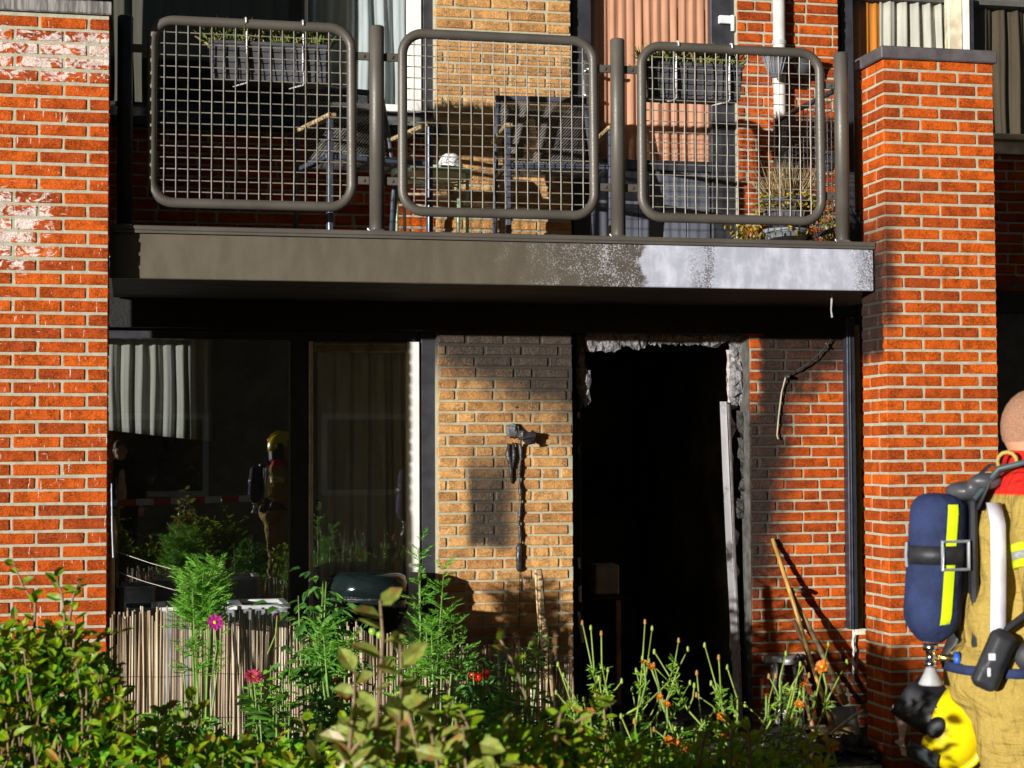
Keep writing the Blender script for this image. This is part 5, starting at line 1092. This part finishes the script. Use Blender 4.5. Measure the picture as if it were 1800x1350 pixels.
def apparatus(label, loc, rz):
    t = thing('breathing_apparatus', label, 'breathing apparatus', loc, rz); A, B = Vector((-.245, -.05, 1.41)), Vector((-.268, -.05, 1.12)); b = MB(); d = (B-A).normalized()
    pts = []; rs = []
    for k in range(7): a = math.pi/2*(1-k/6); pts.append(A-d*.055*math.sin(a)); rs.append(max(.083*math.cos(a)**.7 if k else .004, .004))
    for k in range(7): a = math.pi/2*k/6; pts.append(B+d*.085*math.sin(a)); rs.append(max(.083*(1-.62*math.sin(a)**2.2), .02))
    b.tube(pts, rs, 32); b.build('cylinder', NAVY, t, True)
    for z0, z1 in ((0, 1),):
        vs = []; n_ = 26
        for i in range(n_+1):
            f = i/n_*1.22-.08; c_ = A.lerp(B, f); r_ = np.interp(f, [-.08, 0, 1, 1.08, 1.14], [.082, .0865, .0865, .082, .070])
            for k in range(5): a = R(-90+6+k*5.5); vs.append(c_+Vector((r_*math.cos(a), r_*math.sin(a), 0)))
        MB().add(vs, [(i*5+k, i*5+k+1, (i+1)*5+k+1, (i+1)*5+k) for i in range(n_) for k in range(4)]).build('yellow_stripe', HIV, t, True)
    c_ = A.lerp(B, .42); b = MB(); b.lathe([(.0865, -.027), (.0895, -.027), (.0895, .027), (.0865, .027)], 36, tuple(c_)); b.build('strap', BLKF, t, True)
    b = MB(); y = c_.y-.094; x = c_.x+.03
    b.tube([(x-.03, y, c_.z-.04), (x+.05, y+.03, c_.z-.04), (x+.05, y+.03, c_.z+.04), (x-.03, y, c_.z+.04)], .006, 6, closed=True); b.build('buckle', GRY, t)
    b = MB(); x2 = c_.x-.088; b.tube([(x2, c_.y-.02, c_.z-.034), (x2-.004, c_.y-.03, c_.z), (x2, c_.y-.02, c_.z+.034)], .005, 6); b.build('buckle_end', GRY, t)
    b = MB(); e = B+d*.09; b.lathe([(.022, 0), (.022, -.02), (.014, -.022), (.014, -.05), (.02, -.052), (.02, -.065), (.012, -.068)], 18, tuple(e)); b.build('valve', CHR, t, True)
    b = MB(); b.lathe([(.014, -.07), (.020, -.085), (.036, -.115), (.034, -.12)], 10, tuple(e)); b.build('valve_knob', pm('grey knob', (.32, .32, .32), .45), t, True)
    b = MB(); b.tube([e+Vector((.02, 0, -.04)), e+Vector((.06, 0, -.045)), e+Vector((.10, .01, -.03))], .011, 10); b.build('coupling', pm('brass coupling', (.6, .42, .12), .25, 1.), t, True)
    b = MB(); b.lathe([(.022, 0), (.022, .014)], 16, M=Matrix.Translation(e+Vector((.065, -.01, -.045))) @ Matrix.Rotation(R(90), 4, 'Y')); b.build('coupling_ring', pm('blue ring', (.02, .10, .5), .4), t, True)
    b = MB(); b.box((-.165, -.11, 1.0), (-.145, .11, 1.45), .01); b.build('back_plate', BLKF, t)
    def ribbon(pts, w_, mat, name, d=.006):
        vs = []
        for i, (p, wd) in enumerate(pts): p = Vector(p); wd = Vector(wd); vs += [p-wd*w_/2, p+wd*w_/2]
        o = MB().add(vs, [(2*i, 2*i+1, 2*i+3, 2*i+2) for i in range(len(pts)-1)]).build(name, mat, t, True); o.modifiers.new('t', 'SOLIDIFY').thickness = d; return o
    for sy in (-1, 1):
        w1 = (1, 0, 0); w2 = (.85, -.5*sy*-1, .2)
        ribbon([((-.115, sy*.175, 1.44), w1), ((-.112, sy*.212, 1.38), w1), ((-.115, sy*.222, 1.25), w1), ((-.118, sy*.222, 1.12), w1), ((-.120, sy*.218, 1.05), w1)], .042, WST, 'strap_sleeve')
        ribbon([((-.15, sy*.10, 1.42), (0, 1, 0)), ((-.115, sy*.11, 1.50), (0, 1, 0)), ((-.06, sy*.115, 1.548), (0, 1, 0)), ((.04, sy*.115, 1.55), (0, 1, 0)), ((.11, sy*.12, 1.48), (0, 1, 0)), ((.165, sy*.12, 1.25), (0, 1, 0))], .035, BLKF, 'shoulder_strap')
        ribbon([((-.11, sy*.222, 1.08), (.5, 0, .8)), ((-.02, sy*.30, 1.17), (.5, 0, .8)), ((.10, sy*.30, 1.25), (.5, 0, .8))], .045, BLKF, 'diagonal_strap')
        b = MB(); MM = Matrix.Translation((-.132, sy*.232, 1.005)) @ Matrix.Rotation(R(24), 4, 'Y'); b.box((-.040, -.022, -.09), (.040, .022, .085), .016, 0, MM); b.box((-.030, -.028, -.04), (.030, .028, .075), .012, 0, MM); rem(b.build('hip_buckle', BLKF, t, True), .006, 2)
        b = MB(); b.box((-.155, sy*.262-.003, 1.005), (-.135, sy*.262+.003, 1.025), .002); b.box((-.158, sy*.258-.003, .96), (-.148, sy*.258+.003, .985), .002); b.build('buckle_highlight', WST, t)
        b = MB(); b.ell((.02, sy*.215, 1.01), (.095, .03, .06), 10); b.build('hip_pad', BLKF, t, True)
    b = MB(); b.ell((-.17, -.04, 1.47), (.055, .07, .03), 10); b.ell((-.12, -.1, 1.50), (.05, .03, .025), 10); rem(b.build('top_bracket', pm('dark grey bracket', (.06, .062, .07), .4), t, True), .008, 2)
    b = MB(); b.tube([(-.15, -.09, 1.45), (-.09, -.13, 1.535), (.02, -.15, 1.565), (.10, -.13, 1.51)], .009, 10); b.build('hose', pm('grey green hose', (.05, .08, .085), .5), t, True)
    return t
def helmet(label, M_, hanging=True):
    t = thing('fire_helmet', label, 'helmet'); t.matrix_world = M_
    b = MB(); vs = []; n_ = 28; rows = 11
    for j in range(rows):
        f = j/(rows-1); a = f*math.pi*.56
        for k in range(n_):
            p_ = 2*math.pi*k/n_; rx = .148 if math.cos(p_) > 0 else .165; vs.append((rx*math.sin(a)*math.cos(p_), .125*math.sin(a)*math.sin(p_), .155*math.cos(a)-(.035*max(0, -math.cos(p_)) if f > .8 else 0)))
    fs = [(j*n_+k, j*n_+(k+1) % n_, (j+1)*n_+(k+1) % n_, (j+1)*n_+k) for j in range(rows-1) for k in range(n_)]; o = b.add(vs, fs).build('shell', YHEL, t, True); o.modifiers.new('t', 'SOLIDIFY').thickness = .008
    b = MB(); b.tube([(.165*math.sin(a), 0, .165*math.cos(a)) for a in [R(-75+15*k) for k in range(11)]], .014, 8); b.build('crest', YHEL, t, True)
    b = MB(); vs = []
    for j in range(6):
        for k in range(9): p_ = R(-60+15*k); r_ = .157+.004*j; vs.append((r_*math.cos(p_), .136*math.sin(p_), .06-.026*j))
    o = b.add(vs, [(j*9+k, j*9+k+1, (j+1)*9+k+1, (j+1)*9+k) for j in range(5) for k in range(8)]).build('visor', pm('smoked visor', (.06, .07, .08), .08, .3), t, True); o.modifiers.new('t', 'SOLIDIFY').thickness = .003
    b = MB(); vs = []
    for j in range(7):
        for k in range(15): p_ = R(75+15*k); r_ = .155+.012*math.sin(k*1.9)*(j/6); vs.append((r_*math.cos(p_)*(1-.02*j), r_*.80*math.sin(p_), -.02-.028*j))
    o = b.add(vs, [(j*15+k, j*15+k+1, (j+1)*15+k+1, (j+1)*15+k) for j in range(6) for k in range(14)]).build('neck_curtain', BLKF, t, True); o.modifiers.new('t', 'SOLIDIFY').thickness = .006
    for sy in (-1, 1): b = MB(); b.ell((-.01, sy*.128, .0), (.045, .014, .035), 8); b.build('side_cover', BLKF, t, True)
    return t
FZ = 5.17; q = PZ(1792, 800, FZ); FL_ = (q.x, q.y, 0.); FR = R(-15)
fm = person('firefighter in tan turnout gear with red shoulders and a bare shaved head by the pillar', FL_, FR, TAN, TANT, BLKF); dress(fm)
apparatus('breathing set with navy cylinder and yellow stripe on the bareheaded firefighter', FL_, FR)
# helmet hanging at his hip, seen from the side
hc = PZ(1662, 1284, FZ+.02)
vw = Vector((hc.x-CAM[0], hc.y-CAM[1], 0)).normalized(); rr = Vector((vw.y, -vw.x, 0)); dn = Vector((0, 0, -1))
zx = (rr*.80+dn*.45-vw*.35).normalized(); xx = (dn-rr*.45); xx = (xx-zx*xx.dot(zx)).normalized(); yy = zx.cross(xx)
Mh = Matrix.Translation(hc) @ Matrix((xx, yy, zx)).transposed().to_4x4() @ Matrix.Diagonal((.74, .74, .74, 1))
hangh = helmet('yellow fire helmet with black neck curtain hanging at the bareheaded firefighter\'s hip', Mh)
# pale leather glove clipped behind the helmet
gl = MB(); c_ = lambda x, y, dz=0: PZ(x, y, FZ+.10+dz)
out = [(1570, 1236), (1580, 1262), (1590, 1262), (1604, 1246), (1627, 1234), (1622, 1248), (1608, 1262), (1596, 1275), (1590, 1300), (1592, 1316), (1600, 1330), (1585, 1328), (1582, 1312), (1571, 1303), (1581, 1299), (1580, 1285), (1574, 1262), (1568, 1246)]
k = len(out); vs = [c_(x, y, -.012) for x, y in out]+[c_(x, y, .012) for x, y in out]; gl.add(vs, [tuple(range(k)), tuple(range(2*k-1, k-1, -1))]+[(i, (i+1) % k, k+(i+1) % k, k+i) for i in range(k)])
o = gl.build('leather_glove', LEA); tag(o, 'pale leather glove with spread cuff clipped behind the hanging helmet', 'glove'); bv = o.modifiers.new('b', 'BEVEL'); bv.width = .006; bv.segments = 2
# --- the far side of the street, seen mirrored in the glass
f2 = copy_tree(fm); f2['label'] = 'helmeted firefighter mirrored in the ground floor window'; f2.location = (-.10, -9.7, 0); f2.rotation_euler.z = R(8)
a2 = apparatus('breathing set worn by the helmeted firefighter mirrored in the window', (-.10, -9.7, 0), R(8))
helmet('yellow fire helmet worn by the mirrored firefighter', Matrix.Translation((-.055, -9.7, 1.70)) @ Matrix.Rotation(R(8), 4, 'Z'))
DJ = clothpm('dark open jacket', (.02, .02, .022)); by = person('bystander in a dark jacket mirrored faintly in the ground floor window', (-1.92, -10.6, 0), R(80), DJ, clothpm('dark jeans', (.03, .03, .035)), BLKF)
b = MB(); b.ell((.10, 0, 1.2), (.075, .07, .25)); b.build('shirt', pm('beige shirt', (.5, .38, .22), .8), by, True); b = MB(); b.ell((.03, 0, 1.69), (.10, .085, .095)); b.build('hair', pm('brown hair', (.07, .04, .02), .7, bump=.8), by, True)
n = NB('red white barrier tape'); X = n.xyz(n.pos()); st_ = n.math('GREATER_THAN', n.math('FRACT', n.mul(X[0], 2.6)), .5); n.fin(n.mix(st_, (.6, .02, .015), (.8, .8, .8)), .4)
tg = MB(); vs = []
for i in range(41): u = -6+5.55*i/40; sag = -.05*math.sin(math.pi*i/40); vs += [(u, -9.25+.01*math.sin(i), 1.06+sag), (u, -9.25+.01*math.sin(i+.4), 1.135+sag)]
o = tg.add(vs, [(2*i, 2*i+2, 2*i+3, 2*i+1) for i in range(40)]).build('barrier_tape', n.m); o.modifiers.new('t', 'SOLIDIFY').thickness = .001; tag(o, 'red and white barrier tape mirrored in the ground floor window', 'barrier tape')
oh = thing('opposite_house', 'dark house across the street mirrored in the windows', 'house', (0, 0, 0)); OB = pm('dark render', (.30, .23, .16), .9, var=.3, sc=2)
MB().box((-7, -27, 0), (12, -19, 6.2)).build('wall', OB, oh); MB().add([(-7.4, -27.5, 6.2), (12.4, -27.5, 6.2), (12.4, -18.6, 6.2), (-7.4, -18.6, 6.2), (-7.4, -23, 9.2), (12.4, -23, 9.2)], [(0, 1, 5, 4), (2, 3, 4, 5), (0, 4, 3), (1, 2, 5), (0, 3, 2, 1)]).build('roof', pm('dark tiles', (.05, .035, .03), .8), oh)
for i in range(5):
    for z_ in (.9, 3.7):
        x = -5.8+3.6*i; w_ = MB().box((x, -19.0, z_), (x+1.7, -18.96, z_+1.4), .01).build('window', WH, oh); MB().box((x+.1, -18.958, z_+.1), (x+1.6, -18.95, z_+1.3)).build('pane', ENM, w_)
